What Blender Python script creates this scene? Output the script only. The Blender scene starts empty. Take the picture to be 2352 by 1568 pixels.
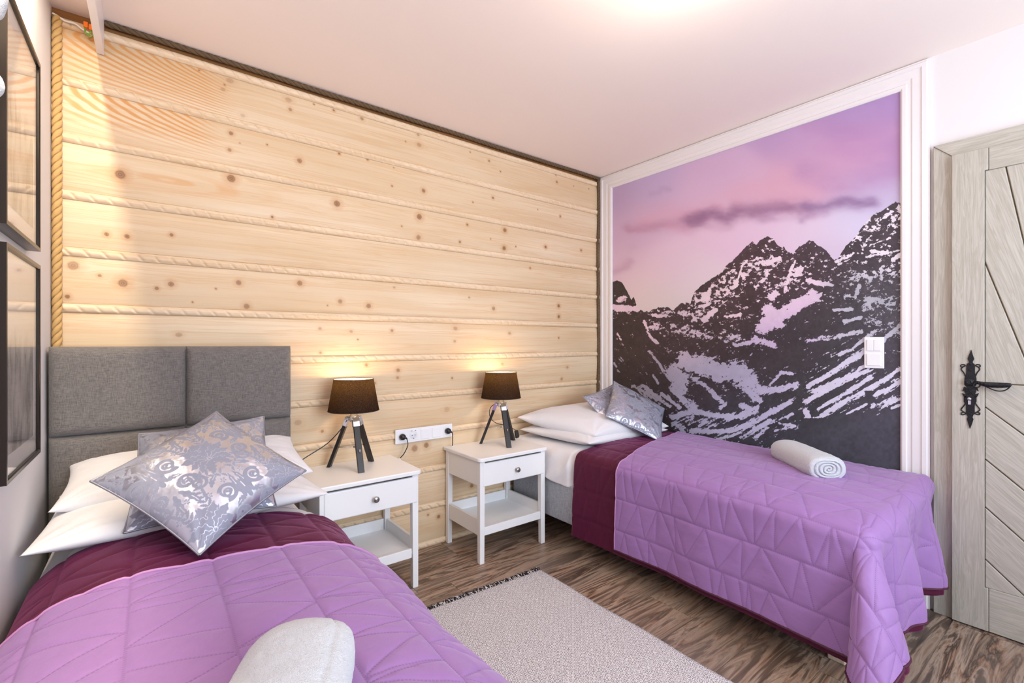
import bpy, bmesh, math, random
import numpy as np
from mathutils import Vector, Matrix
random.seed(7); rng = np.random.default_rng(7)
S = bpy.context.scene
COL = S.collection
PI = math.pi
R_ = math.radians

# ------------------------------------------------------------------ camera, world, light, exposure
FPX, YAW, CX, HY, CZ = 1076.7, R_(37.64), 1176.0, 787.0, 1.252
cd = bpy.data.cameras.new('camera'); cam = bpy.data.objects.new('camera', cd); COL.objects.link(cam)
cam.location = (0, 0, CZ); cam.rotation_euler = (PI/2, 0, -YAW)
cd.sensor_fit = 'HORIZONTAL'; cd.sensor_width = 36; cd.lens = FPX/2352*36; cd.shift_y = 3/2352; cd.clip_start = .02
S.camera = cam
S.view_settings.view_transform = 'Standard'; S.view_settings.look = 'None'
S.view_settings.gamma = 1; S.view_settings.use_curve_mapping = False
S.view_settings.exposure = -0.90
S.cycles.use_denoising = True
S.cycles.max_bounces = 10; S.cycles.diffuse_bounces = 6
S.cycles.sample_clamp_indirect = 6
W = bpy.data.worlds.new('world'); S.world = W; W.use_nodes = True
W.node_tree.nodes['Background'].inputs[0].default_value = (.62, .78, 1, 1)
W.node_tree.nodes['Background'].inputs[1].default_value = 1.5

def area(name, loc, rot, sx, sy, power, col, spread=PI):
    d = bpy.data.lights.new(name, 'AREA'); d.shape = 'RECTANGLE'; d.size = sx; d.size_y = sy
    d.energy = power; d.color = col; d.spread = spread
    o = bpy.data.objects.new(name, d); COL.objects.link(o); o.location = loc; o.rotation_euler = rot; return o
def point(name, loc, power, col, r):
    d = bpy.data.lights.new(name, 'POINT'); d.energy = power; d.color = col; d.shadow_soft_size = r
    o = bpy.data.objects.new(name, d); COL.objects.link(o); o.location = loc; return o
# daylight through the window in the wall behind the camera
area('window_daylight', (1.35, -1.66, 1.57), (R_(106), 0, 0), 1.7, 1.4, 185, (.74, .86, 1))
# led strip in the ceiling cove along the left wall
area('cove_led', (-.192, 1.0, 2.575), (0, 0, 0), .012, 2.2, 72, (1, .86, .64))
# ceiling lamp
point('ceiling_lamp_light', (1.40, .90, 2.44), 19, (1, .84, .68), .14)

# ------------------------------------------------------------------ helpers
def lin(c):
    return tuple((v/12.92 if v <= .04045 else ((v+.055)/1.055)**2.4) for v in c)
def rgb(r, g, b): return lin((r/255, g/255, b/255))
def tag(o, label=None, cat=None, group=None, kind=None):
    if label: o['label'] = label
    if cat: o['category'] = cat
    if group: o['group'] = group
    if kind: o['kind'] = kind
    return o
def empty(name, loc, label=None, cat=None, rz=0, group=None):
    o = bpy.data.objects.new(name, None); COL.objects.link(o); o.location = loc; o.rotation_euler = (0, 0, rz)
    o.empty_display_size = .05
    return tag(o, label, cat, group)
def link(name, me, mat, parent=None):
    o = bpy.data.objects.new(name, me); COL.objects.link(o)
    if mat is not None:
        for m in (mat if isinstance(mat, (list, tuple)) else [mat]): me.materials.append(m)
    if parent is not None: o.parent = parent
    return o
def npmesh(name, V, Fq, smooth=True):
    V = np.ascontiguousarray(V, dtype=np.float32).reshape(-1, 3); Fq = np.ascontiguousarray(Fq, dtype=np.int32)
    me = bpy.data.meshes.new(name); n = Fq.shape[1]; m = Fq.shape[0]
    me.vertices.add(len(V)); me.vertices.foreach_set('co', V.ravel())
    me.loops.add(m*n); me.loops.foreach_set('vertex_index', Fq.ravel())
    me.polygons.add(m); me.polygons.foreach_set('loop_start', np.arange(m, dtype=np.int32)*n)
    me.polygons.foreach_set('use_smooth', np.full(m, smooth))
    me.update(calc_edges=True); return me
def gridfaces(nu, nv, wu=False, wv=False, off=0, flip=False):
    a = np.arange(nu*nv).reshape(nu, nv)
    if wu: a = np.vstack([a, a[:1]])
    if wv: a = np.hstack([a, a[:, :1]])
    f = np.stack([a[:-1, :-1], a[1:, :-1], a[1:, 1:], a[:-1, 1:]], -1).reshape(-1, 4)+off
    return f[:, ::-1] if flip else f
def gridmesh(name, P, wu=False, wv=False, flip=False):
    return npmesh(name, P, gridfaces(P.shape[0], P.shape[1], wu, wv, 0, flip))
def fattr(me, name, arr):
    a = me.attributes.new(name, 'FLOAT', 'POINT'); a.data.foreach_set('value', np.ascontiguousarray(arr, dtype=np.float32).ravel())
def cattr(me, name, arr):
    a = me.attributes.new(name, 'FLOAT_COLOR', 'POINT')
    arr = np.concatenate([arr.reshape(-1, 3), np.ones((arr.size//3, 1))], 1)
    a.data.foreach_set('color', np.ascontiguousarray(arr, dtype=np.float32).ravel())

class MB:
    def __init__(s): s.v = []; s.f = []; s.s = []
    def add(s, vs, fs, smooth=False):
        o = len(s.v); s.v += [tuple(v) for v in vs]; s.f += [tuple(i+o for i in f) for f in fs]; s.s += [smooth]*len(fs); return s
    def box(s, a, b, M=None):
        x0, y0, z0 = a; x1, y1, z1 = b
        vs = [Vector(p) for p in ((x0,y0,z0),(x1,y0,z0),(x1,y1,z0),(x0,y1,z0),(x0,y0,z1),(x1,y0,z1),(x1,y1,z1),(x0,y1,z1))]
        if M is not None: vs = [M @ v for v in vs]
        return s.add(vs, [(0,3,2,1),(4,5,6,7),(0,1,5,4),(1,2,6,5),(2,3,7,6),(3,0,4,7)])
    def prism(s, pts, M, d0, d1, smooth=False):
        """pts 2D outline; M maps (x,y,d) to world"""
        n = len(pts)
        vs = [M @ Vector((p[0], p[1], d0)) for p in pts]+[M @ Vector((p[0], p[1], d1)) for p in pts]
        s.add(vs, [tuple(range(n))[::-1], tuple(range(n, 2*n))])
        o = len(s.v)-2*n
        for i in range(n):
            j = (i+1) % n; s.f.append((o+i, o+j, o+n+j, o+n+i)); s.s.append(smooth)
        return s
    def tube(s, pts, r, n=10, cap=True):
        pts = [Vector(p) for p in pts]; rs = r if isinstance(r, (list, tuple)) else [r]*len(pts)
        up = None; vs = []
        for i, p in enumerate(pts):
            d = (pts[min(i+1, len(pts)-1)]-pts[max(i-1, 0)]).normalized()
            if up is None:
                up = Vector((0, 0, 1)) if abs(d.z) < .9 else Vector((1, 0, 0))
            x = d.cross(up).normalized(); up = x.cross(d).normalized()
            vs += [p+(x*math.cos(2*PI*k/n)+up*math.sin(2*PI*k/n))*rs[i] for k in range(n)]
        fs = [(i*n+k, i*n+(k+1) % n, (i+1)*n+(k+1) % n, (i+1)*n+k) for i in range(len(pts)-1) for k in range(n)]
        s.add(vs, fs, True)
        if cap:
            o = len(s.v)-len(vs); m = (len(pts)-1)*n
            s.f.append(tuple(o+k for k in range(n))[::-1]); s.s.append(False)
            s.f.append(tuple(o+m+k for k in range(n))); s.s.append(False)
        return s
    def lathe(s, prof, c=(0, 0, 0), n=32, M=None, cap=False):
        vs = []
        for r, z in prof:
            for k in range(n):
                v = Vector((r*math.cos(2*PI*k/n), r*math.sin(2*PI*k/n), z))
                v = (M @ v) if M is not None else v+Vector(c)
                vs.append(v)
        fs = [(i*n+k, i*n+(k+1) % n, (i+1)*n+(k+1) % n, (i+1)*n+k) for i in range(len(prof)-1) for k in range(n)]
        s.add(vs, fs, True)
        if cap:
            o = len(s.v)-len(vs); m = (len(prof)-1)*n
            s.f.append(tuple(o+k for k in range(n))[::-1]); s.s.append(False)
            s.f.append(tuple(o+m+k for k in range(n))); s.s.append(False)
        return s
    def build(s, name, mat, parent=None, bevel=0, seg=2):
        me = bpy.data.meshes.new(name); me.from_pydata(s.v, [], s.f)
        me.polygons.foreach_set('use_smooth', s.s); me.update()
        o = link(name, me, mat, parent)
        if parent is not None and parent.location.length > 0:
            pass
        if bevel:
            b = o.modifiers.new('bevel', 'BEVEL'); b.width = bevel; b.segments = seg; b.limit_method = 'ANGLE'; b.angle_limit = R_(35)
        return o
def box(name, a, b, mat, parent=None, bevel=0, seg=2): return MB().box(a, b).build(name, mat, parent, bevel, seg)
def catmull(pts, n=8):
    P = [np.array(p, float) for p in pts]; P = [2*P[0]-P[1]]+P+[2*P[-1]-P[-2]]; out = []
    for i in range(1, len(P)-2):
        for k in range(n):
            t = k/n
            out.append(.5*((2*P[i])+(-P[i-1]+P[i+1])*t+(2*P[i-1]-5*P[i]+4*P[i+1]-P[i+2])*t*t+(-P[i-1]+3*P[i]-3*P[i+1]+P[i+2])*t**3))
    out.append(P[-2]); return np.array(out)

# numpy value noise
def _h(ix, iy, seed):
    n = (ix.astype(np.int64)*374761393+iy.astype(np.int64)*668265263+seed*1274126177) & 0xffffffff
    n = ((n ^ (n >> 13))*1274126177) & 0xffffffff
    return ((n ^ (n >> 16)) & 0xffff)/65535.
def vn(x, y, seed=0):
    x = np.asarray(x, float); y = np.asarray(y, float)
    ix = np.floor(x); iy = np.floor(y); fx = x-ix; fy = y-iy
    fx = fx*fx*(3-2*fx); fy = fy*fy*(3-2*fy)
    a = _h(ix, iy, seed); b = _h(ix+1, iy, seed); c = _h(ix, iy+1, seed); d = _h(ix+1, iy+1, seed)
    return (a+(b-a)*fx+(c-a)*fy+(a-b-c+d)*fx*fy)*2-1
def fbm(x, y, seed=0, o=4, g=.5):
    s = 0; a = 1; t = 0
    for k in range(o):
        s = s+a*vn(x*2**k+k*17.3, y*2**k-k*9.1, seed+k); t += a; a *= g
    return s/t
def seg_d(x, y, x0, y0, x1, y1):
    dx, dy = x1-x0, y1-y0; L = dx*dx+dy*dy+1e-12
    t = np.clip(((x-x0)*dx+(y-y0)*dy)/L, 0, 1)
    return np.hypot(x-x0-t*dx, y-y0-t*dy), t

# photograph pixel <-> room
sY, cY = math.sin(YAW), math.cos(YAW)
def ray(px, py):
    a = (px-CX)/FPX; return (sY+cY*a, cY-sY*a, (HY-py)/FPX)
def onX(px, py, x): r = ray(px, py); t = x/r[0]; return (x, r[1]*t, CZ+r[2]*t)
def onY(px, py, y): r = ray(px, py); t = y/r[1]; return (r[0]*t, y, CZ+r[2]*t)
def topx(X, Y, Z):
    d = sY*X+cY*Y; l = cY*X-sY*Y; return CX+FPX*l/d, HY-FPX*(Z-CZ)/d

# ------------------------------------------------------------------ materials
def mat(name, col=(.8, .8, .8), rough=.5, metal=0., spec=.5, sheen=0., bump=None, **kw):
    m = bpy.data.materials.new(name); m.use_nodes = True
    p = m.node_tree.nodes['Principled BSDF']
    p.inputs['Base Color'].default_value = (*col[:3], 1); p.inputs['Roughness'].default_value = rough
    p.inputs['Metallic'].default_value = metal; p.inputs['Specular IOR Level'].default_value = spec
    if sheen: p.inputs['Sheen Weight'].default_value = sheen
    return m
class NT:
    def __init__(s, m): s.m = m; s.t = m.node_tree; s.N = s.t.nodes; s.p = s.N['Principled BSDF']
    def n(s, typ, **kw):
        nd = s.N.new(typ)
        for k, v in kw.items():
            if k == 'i':
                for kk, vv in v.items():
                    if isinstance(vv, bpy.types.NodeSocket): s.t.links.new(vv, nd.inputs[kk])
                    else: nd.inputs[kk].default_value = vv
            else: setattr(nd, k, v)
        return nd
    def l(s, a, b): s.t.links.new(a, b)
    def math(s, op, a, b=0., c=None, clamp=False):
        i = {0: a, 1: b}
        if c is not None: i[2] = c
        return s.n('ShaderNodeMath', operation=op, use_clamp=clamp, i=i).outputs[0]
    def mix(s, f, a, b, mode='MIX'):
        nd = s.n('ShaderNodeMix', data_type='RGBA', blend_type=mode, clamp_factor=True)
        for k, v in ((0, f), (6, a), (7, b)):
            if isinstance(v, bpy.types.NodeSocket): s.l(v, nd.inputs[k])
            else: nd.inputs[k].default_value = (*v[:3], 1) if k else v
        return nd.outputs[2]
    def ramp(s, f, stops, interp='LINEAR'):
        nd = s.n('ShaderNodeValToRGB', i={0: f}); e = nd.color_ramp.elements; nd.color_ramp.interpolation = interp
        while len(e) < len(stops): e.new(.5)
        for k, (p, c) in enumerate(stops):
            e[k].position = p; e[k].color = (*((c,)*3 if isinstance(c, (int, float)) else c[:3]), 1)
        return nd.outputs[0]
    def attr(s, name): return s.n('ShaderNodeAttribute', attribute_name=name)
    def obj(s): return s.n('ShaderNodeTexCoord').outputs['Object']
    def mapv(s, v, scale=(1, 1, 1), rot=(0, 0, 0)):
        return s.n('ShaderNodeMapping', i={'Vector': v, 'Scale': scale, 'Rotation': rot}).outputs[0]
    def noise(s, v, scale, detail=3, rough=.5, dist=0): 
        return s.n('ShaderNodeTexNoise', i={'Vector': v, 'Scale': scale, 'Detail': detail, 'Roughness': rough, 'Distortion': dist}).outputs[0]
    def bump(s, h, strength=.3, dist=.002):
        b = s.n('ShaderNodeBump', i={'Height': h, 'Strength': strength, 'Distance': dist}); s.l(b.outputs[0], s.p.inputs['Normal']); return b
    def base(s, c): s.l(c, s.p.inputs['Base Color'])

def plaster(name, col, bs=.05):
    m = mat(name, col, .75, spec=.2); t = NT(m); v = t.obj()
    t.bump(t.noise(v, 180, 3), bs, .001)
    return m
M_wall = plaster('white_wall_paint', rgb(224, 220, 220))
M_ceil = plaster('ceiling_paint', rgb(250, 238, 231), .02)
M_white = mat('white_lacquer', rgb(238, 238, 238), .33)
t = NT(M_white); t.bump(t.noise(t.mapv(t.obj(), (20, 20, 120)), 6, 2), .03, .001)
M_trim = mat('white_trim_paint', rgb(230, 226, 227), .4)
M_plastic = mat('white_switch_plastic', rgb(240, 240, 242), .18)
M_chrome = mat('polished_chrome', (.75, .75, .77), .12, 1)
M_black = mat('black_plastic', (.012, .012, .014), .35)
M_gap = mat('dark_gap', (.02, .015, .01), .9)

# pine cladding
def pine_mat():
    m = mat('knotty_pine', (.8, .6, .4), .48, spec=.3); t = NT(m)
    g = t.attr('g').outputs['Fac']; xx = t.attr('gx').outputs['Fac']; sd = t.attr('seed').outputs['Fac']
    vec = t.n('ShaderNodeCombineXYZ', i={0: t.math('MULTIPLY', xx, 1.1), 1: t.math('MULTIPLY', g, 40.), 2: t.math('MULTIPLY', sd, 7.)}).outputs[0]
    vec2 = t.n('ShaderNodeCombineXYZ', i={0: t.math('MULTIPLY', xx, 3.), 1: t.math('MULTIPLY', g, 190.), 2: sd}).outputs[0]
    vec3 = t.n('ShaderNodeCombineXYZ', i={0: t.math('MULTIPLY', xx, .8), 1: t.math('MULTIPLY', g, 6.), 2: t.math('MULTIPLY', sd, 3.)}).outputs[0]
    n1 = t.noise(vec, 1., 4, .6, .6); n2 = t.noise(vec2, 1., 3, .6); n3 = t.noise(vec3, 1.3, 2)
    base = t.mix(t.ramp(n3, [(.3, 0), (.7, 1)]), rgb(226, 206, 176), rgb(212, 186, 150))
    lines = t.ramp(n1, [(.50, 0), (.56, 1), (.60, .2), (.75, .7)])
    c = t.mix(t.math('MULTIPLY', lines, .38), base, rgb(206, 158, 104))
    c = t.mix(t.math('MULTIPLY', t.ramp(n2, [(.45, 0), (.7, 1)]), .20), c, rgb(200, 164, 124))
    # cathedral figure
    ff = t.attr('ff').outputs['Fac']; fm = t.attr('fm').outputs['Fac']
    st = t.math('SINE', t.math('MULTIPLY', ff, 2*PI)); st = t.ramp(t.math('ADD', t.math('MULTIPLY', st, .5), .5), [(.35, 0), (.85, 1)])
    c = t.mix(t.math('MULTIPLY', t.math('MULTIPLY', st, fm), .9), c, rgb(208, 150, 88))
    # knots
    kd = t.attr('kd').outputs['Fac']; kt = t.attr('kt').outputs['Fac']
    halo = t.ramp(kd, [(0, 1), (.16, 1), (.45, 0)])
    c = t.mix(t.math('MULTIPLY', t.math('MULTIPLY', halo, kt), .45), c, rgb(190, 130, 75))
    ring = t.math('SINE', t.math('MULTIPLY', kd, 90.))
    core = t.ramp(kd, [(0, 1), (.12, .9), (.19, 0)])
    kc = t.mix(t.math('ADD', t.math('MULTIPLY', ring, .3), .5), rgb(116, 84, 60), rgb(168, 128, 94))
    c = t.mix(t.math('MULTIPLY', core, kt), c, kc)
    t.base(c)
    t.bump(t.math('ADD', t.math('MULTIPLY', lines, .5), n2), .12, .0012)
    return m
M_pine = pine_mat()
def simple_pine(name, base, dark, axis='X'):
    m = mat(name, base, .5, spec=.3); t = NT(m); v = t.obj()
    n = t.noise(t.mapv(v, (2, 30, 60) if axis == 'X' else (60, 30, 2)), 1.5, 4, .6)
    c = t.mix(t.ramp(n, [(.4, 0), (.7, .8)]), base, dark); t.base(c); t.bump(n, .1, .001); return m
M_bead = simple_pine('pine_rope_moulding', rgb(232, 210, 180), rgb(212, 178, 136))

# ================================================================== SETTING
XL, XR, YW, ZC, YN = -.313, 2.915, 2.601, 2.597, -1.6
def struct(o): o['kind'] = 'structure'; return o
# floor tiles
def floor_mat():
    m = mat('wood_look_floor_tile', (.3, .2, .15), .34, spec=.45); t = NT(m)
    r = t.attr('rid').outputs['Fac']; v = t.obj()
    off = t.n('ShaderNodeCombineXYZ', i={0: t.math('MULTIPLY', r, 37.), 1: t.math('MULTIPLY', r, 11.), 2: r}).outputs[0]
    vv = t.n('ShaderNodeVectorMath', operation='ADD', i={0: v, 1: off}).outputs[0]
    a = t.noise(t.mapv(vv, (.75, 7.5, 1)), 1.7, 6, .6, 1.6)
    b = t.noise(t.mapv(vv, (2.2, 60, 1)), 1.4, 4, .6, .5)
    d = t.noise(t.mapv(vv, (.9, 3.5, 1)), 1.5, 3, .5, .8)
    c = t.ramp(a, [(.30, rgb(40, 33, 31)), (.42, rgb(96, 78, 66)), (.49, rgb(182, 160, 140)), (.555, rgb(146, 112, 88)), (.60, rgb(50, 36, 30)), (.66, rgb(150, 128, 108))])
    c = t.mix(t.ramp(d, [(.4, 0), (.7, .6)]), c, rgb(134, 118, 106))
    c = t.mix(t.math('MULTIPLY', t.ramp(b, [(.5, 0), (.68, 1)]), .28), c, rgb(78, 58, 48))
    c = t.mix(.16, c, t.ramp(r, [(0, rgb(100, 88, 82)), (1, rgb(160, 132, 108))]))
    t.base(c); t.bump(b, .12, .001)
    t.l(t.ramp(b, [(0, .28), (1, .5)]), t.p.inputs['Roughness'])
    return m
fb = MB(); rid = []
k = -10
y = .70-.24*10
while y < YW:
    y1 = y+.24; r = int(round((y-.70)/.24))
    base = {5: 1.24, 3: 2.085, 0: 2.12}.get(r, (r*.377) % 1.2)
    x = base-1.2*4
    while x < XR+.1:
        a = max(x, XL-.02); b = min(x+1.2, XR+.02)
        if b-a > .02 and y1 > YN:
            fb.box((a+.001, max(y, YN)+.001, -.02), (b-.001, min(y1, YW+.02)-.001, 0)); rid += [random.random()]*8
        x += 1.2
    y = y1
fl = fb.build('floor', floor_mat()); fattr(fl.data, 'rid', rid); struct(fl)
g = box('grout', (XL-.02, YN, -.04), (XR+.02, YW+.02, -.0025), mat('floor_grout', rgb(150, 142, 132), .9), fl)
# ceiling, walls
struct(box('ceiling', (XL-.1, YN-.1, ZC), (XR+.1, YW+.1, ZC+.08), M_ceil))
struct(box('wall_left', (XL-.1, YN-.1, 0), (XL, YW+.1, ZC), M_wall))
struct(MB().box((XR, .53, 0), (XR+.1, YW+.1, ZC)).box((XR, YN-.1, 0), (XR+.1, -.47, ZC)).box((XR, -.47, 2.13), (XR+.1, .53, ZC)).build('wall_right', M_wall))
# near wall with the window opening
wn = MB()
wn.box((XL, YN-.12, 0), (.45, YN, ZC)); wn.box((2.25, YN-.12, 0), (XR, YN, ZC)); wn.box((.45, YN-.12, 0), (2.25, YN, .85)); wn.box((.45, YN-.12, 2.3), (2.25, YN, ZC))
struct(wn.build('wall_near', M_wall))
wf = MB()
for a, b in (((.45, 0), (.51, 0)), ((2.19, 0), (2.25, 0)), ((1.32, 0), (1.38, 0))): wf.box((a[0], YN-.09, .85), (b[0], YN-.03, 2.3))
wf.box((.51, YN-.09, .85), (2.19, YN-.03, .91)); wf.box((.51, YN-.09, 2.24), (2.19, YN-.03, 2.3))
struct(wf.build('window_1', M_white))

# knots, traced on the cladding: (x, y, radius px) in the crop frame, converted to the wall
KN = []
for a, b, r, k in [(308,198,4,1),(447,245,13,.4),(423,265,4,1),(415,285,8,.4),(711,332,12,.4),(718,376,8,.7),(505,402,8,.3),(826,351,4,1),(915,378,6,.9),(1042,416,9,.7),
    (1335,475,5,1),(1295,488,8,.6),(1298,535,10,.5),(1237,520,4,.7),(452,483,9,.9),(445,558,8,.7),(491,527,3,1),(614,534,4,1),(760,607,11,.9),(940,573,6,1),(1068,599,6,1),
    (1176,720,5,.9),(1185,637,3,1),(1318,741,10,.9),(1622,720,5,1),(1630,773,6,1),(1540,793,4,1),(1613,607,6,.8),(1664,655,4,1),(1529,567,4,.8),(1916,667,6,.9),(1918,702,6,.9),
    (2062,732,3,1),(1993,720,3,1),(453,685,17,1),(928,799,15,1),(1299,858,14,1),(1684,918,11,1),(1681,999,11,1),(1296,951,12,.7),(638,858,6,1),(1220,901,4,1),(1515,894,6,1),
    (1482,971,6,1),(1620,958,4,.8),(1867,994,8,1),(2027,1009,6,1),(1733,992,4,1),(1933,856,6,.9),(1832,826,3,1),(184,940,7,1),(182,1161,11,.9),(118,1180,7,1),(486,1155,11,.9),
    (384,1182,4,1),(761,1157,12,.9),(523,1260,12,.8),(279,1242,4,.9),(943,1239,11,.7),(1071,1259,12,.8),(886,1257,4,.8),(1523,1221,5,.7),(1186,1176,5,.5),(1633,1271,10,.7),
    (1926,1259,9,1),(1927,1307,9,1),(1798,1089,5,1),(217,1389,10,.5),(852,1361,7,.5),(992,1374,7,.5),(1022,1410,4,1),(1176,1370,8,.7),(1462,1360,10,.5),(1458,1418,7,.5),
    (1705,1382,8,.5),(1926,1403,5,.9),(855,1470,6,.7),(1063,1525,6,.5),(1673,1520,6,.5),(1965,1535,7,.5)]:
    KN.append((300+a/1.96, 60+b/1.96, r/1.96, k))
KN += [(276,401,9,1),(245,538,4,1),(292,543,4.5,1),(168,610,9,.7),(229,633,3,.8),(282,650,8,.9),(155,681,4,1),(842,838,4,.8),(914,850,5,.8),(913,867,4,.6),(1038,868,3,.8),
       (684,970,7,.4),(1026,940,7,.3),(979,1022,7,.9),(952,1029,9,.7),(1083,1115,5,.9),(1007,1186,5,.9),(983,1182,3,.8),(1130,1100,4,.8),(860,880,4,.6),(1290,870,4,.6),(740,990,4,.7)]
PITCH, Z0 = .23, CZ+.23*5.70         # top of the first bead, one bead per board
BH = .039
nx = 680
xs = np.linspace(XL, XR, nx); rows = []; seeds = []
for k in range(12):
    zt = (Z0-k*PITCH-BH); zb = Z0-(k+1)*PITCH
    if k == 11: break
    rows.append(np.linspace(zb, zt, 38)[::-1]); seeds.append(k)
Vs, Fs, G, GX, SD, KD, KT, FF, FM = [], [], [], [], [], [], [], [], []
off = 0
kw = [(*onY(a, b, YW)[::2], r, kk) for a, b, r, kk in KN]
kw = [(x, z, r*math.hypot(x, YW)/FPX*.93, kk) for x, z, r, kk in kw]
for zr, sd in zip(rows, seeds):
    Zg, Xg = np.meshgrid(zr, xs, indexing='ij')
    u = (Zg-zr.mean())/((zr[0]-zr[-1])/2)
    Yg = YW-.0+.006*np.abs(u)**6-.003*(1-u*u)
    kd = np.full(Zg.shape, 5.); kt = np.zeros(Zg.shape); g = Zg.copy()
    g = g+.012*fbm(Xg*.7+sd*5, Zg*2., 11+sd, 3)
    for (kx, kz, kr, kk) in kw:
        if zr[-1]-.01 < kz < zr[0]+.01:
            rr = kr*1.15
            dx = (Xg-kx)/(rr*(1.25 if kk < .6 else 1.)); dz = (Zg-kz)/rr; d = np.hypot(dx, dz)/5.
            d = d*(1+.1*vn(Xg*150, Zg*150, 3))
            mk = d < kd; kd = np.where(mk, d, kd); kt = np.where(mk, kk, kt)
            e = np.exp(-((Xg-kx)/(kr*3.2))**2); s = np.sign(Zg-kz)
            g = g-e*s*kr*.9*np.exp(-np.abs(Zg-kz)/(kr*2.2))
    ff = np.zeros(Zg.shape); fm = np.zeros(Zg.shape)
    if sd in (0, 1):
        zz = np.clip((zr[0]-Zg)/.19, 0, 1); xr = Xg-(.28 if sd == 0 else .24)
        ff = -xr*(22 if sd == 0 else 19)*(1-.8*zz)+zz**1.2*(15 if sd == 0 else 12)+.3*fbm(Xg*5, Zg*20, 8, 3)
        fm = np.clip((-xr+.02+.06*zz)/.12, 0, 1)*np.clip(1.25-.55*zz, 0, 1)*(1 if sd == 0 else np.clip(1.9-1.9*zz, .1, 1))
        fm *= np.clip((Xg+.31)/.1+.3, 0, 1)
    if sd == 2:
        zz = (Zg-(zr[0]-.085))/.03; xr = Xg-.05
        ff = np.hypot(xr*3.2, zz*.5)*1.6+.3*fbm(Xg*3, Zg*20, 9); fm = .55*np.exp(-(zz/1.2)**2-((xr-.1)/.3)**2)
    Vs.append(np.stack([Xg, Yg, Zg], -1).reshape(-1, 3)); Fs.append(gridfaces(len(zr), nx, off=off)); off += len(zr)*nx
    for L, A in ((G, g), (GX, Xg), (SD, np.full(Zg.shape, sd+.37)), (KD, kd), (KT, kt), (FF, ff), (FM, fm)): L.append(A.ravel())
me = npmesh('wall_far', np.concatenate(Vs), np.concatenate(Fs))
for n_, A in (('g', G), ('gx', GX), ('seed', SD), ('kd', KD), ('kt', KT), ('ff', FF), ('fm', FM)): fattr(me, n_, np.concatenate(A))
wfar = struct(link('wall_far', me, M_pine))
box('backing', (XL-.1, YW+.012, -.05), (XR+.1, YW+.1, ZC), simple_pine('pine_joint_shadow', rgb(150, 105, 60), rgb(110, 72, 40)), wfar)
# carved rope mouldings
for k in range(12):
    zt = Z0-k*PITCH; zc = zt-BH/2
    n1 = 1300; xb = np.linspace(XL+.004, XR-.004, n1); th = np.linspace(0, PI, 11)
    X2, T2 = np.meshgrid(xb, th, indexing='ij')
    ph = (X2-(T2-PI/2)*.0155)/.058+k*.31
    fr = ph-np.floor(ph); cut = np.exp(-(np.where(fr > .5, (fr-.5)/.16, (fr-.5)/.05))**2)
    deep = 1.3+.3*math.sin(k*2.1)
    rr = 1-.42*deep*cut*np.sin(T2)**.7-.03*np.sin(T2)*np.cos(fr*2*PI)
    P = np.stack([X2, YW+.008-.019*np.sin(T2)*rr, zc+BH/2*np.cos(T2)*(1-.02)], -1)
    link('bead_moulding', gridmesh('bead_moulding', P, flip=True), M_bead, wfar)

# mural frame moulding
def sweep_frame():
    prof = [(0, 0), (0, .012), (.008, .018), (.022, .018), (.026, .013), (.040, .013), (.046, .017), (.078, .017), (.082, .022), (.098, .022), (.104, .016), (.110, .016), (.110, 0)]
    zt = ZC-.006; y0, y1 = .545, 2.588; mb = MB()
    # outline on the wall: outer corners; inset grows inwards
    def ring(ins, d): return [(XR-d, y0+ins, 0.0), (XR-d, y0+ins, zt-ins), (XR-d, y1-ins*1.13, zt-ins), (XR-d, y1-ins*1.13, 0.0)]
    rs = [ring(.110-a, b) for a, b in prof]
    vs = [v for r in rs for v in r]; fs = []
    for i in range(len(rs)-1):
        for j in range(3): fs.append((i*4+j, i*4+j+1, (i+1)*4+j+1, (i+1)*4+j))
    fs.append(tuple(i*4 for i in range(len(rs)))); fs.append(tuple(i*4+3 for i in range(len(rs))))
    return mb.add(vs, fs).build('trim_1', M_trim)
struct(sweep_frame())
# cove fascia board
struct(box('trim_2', (-.177, YN, 2.451), (-.153, YW-.012, ZC), M_trim, bevel=.002))

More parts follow.
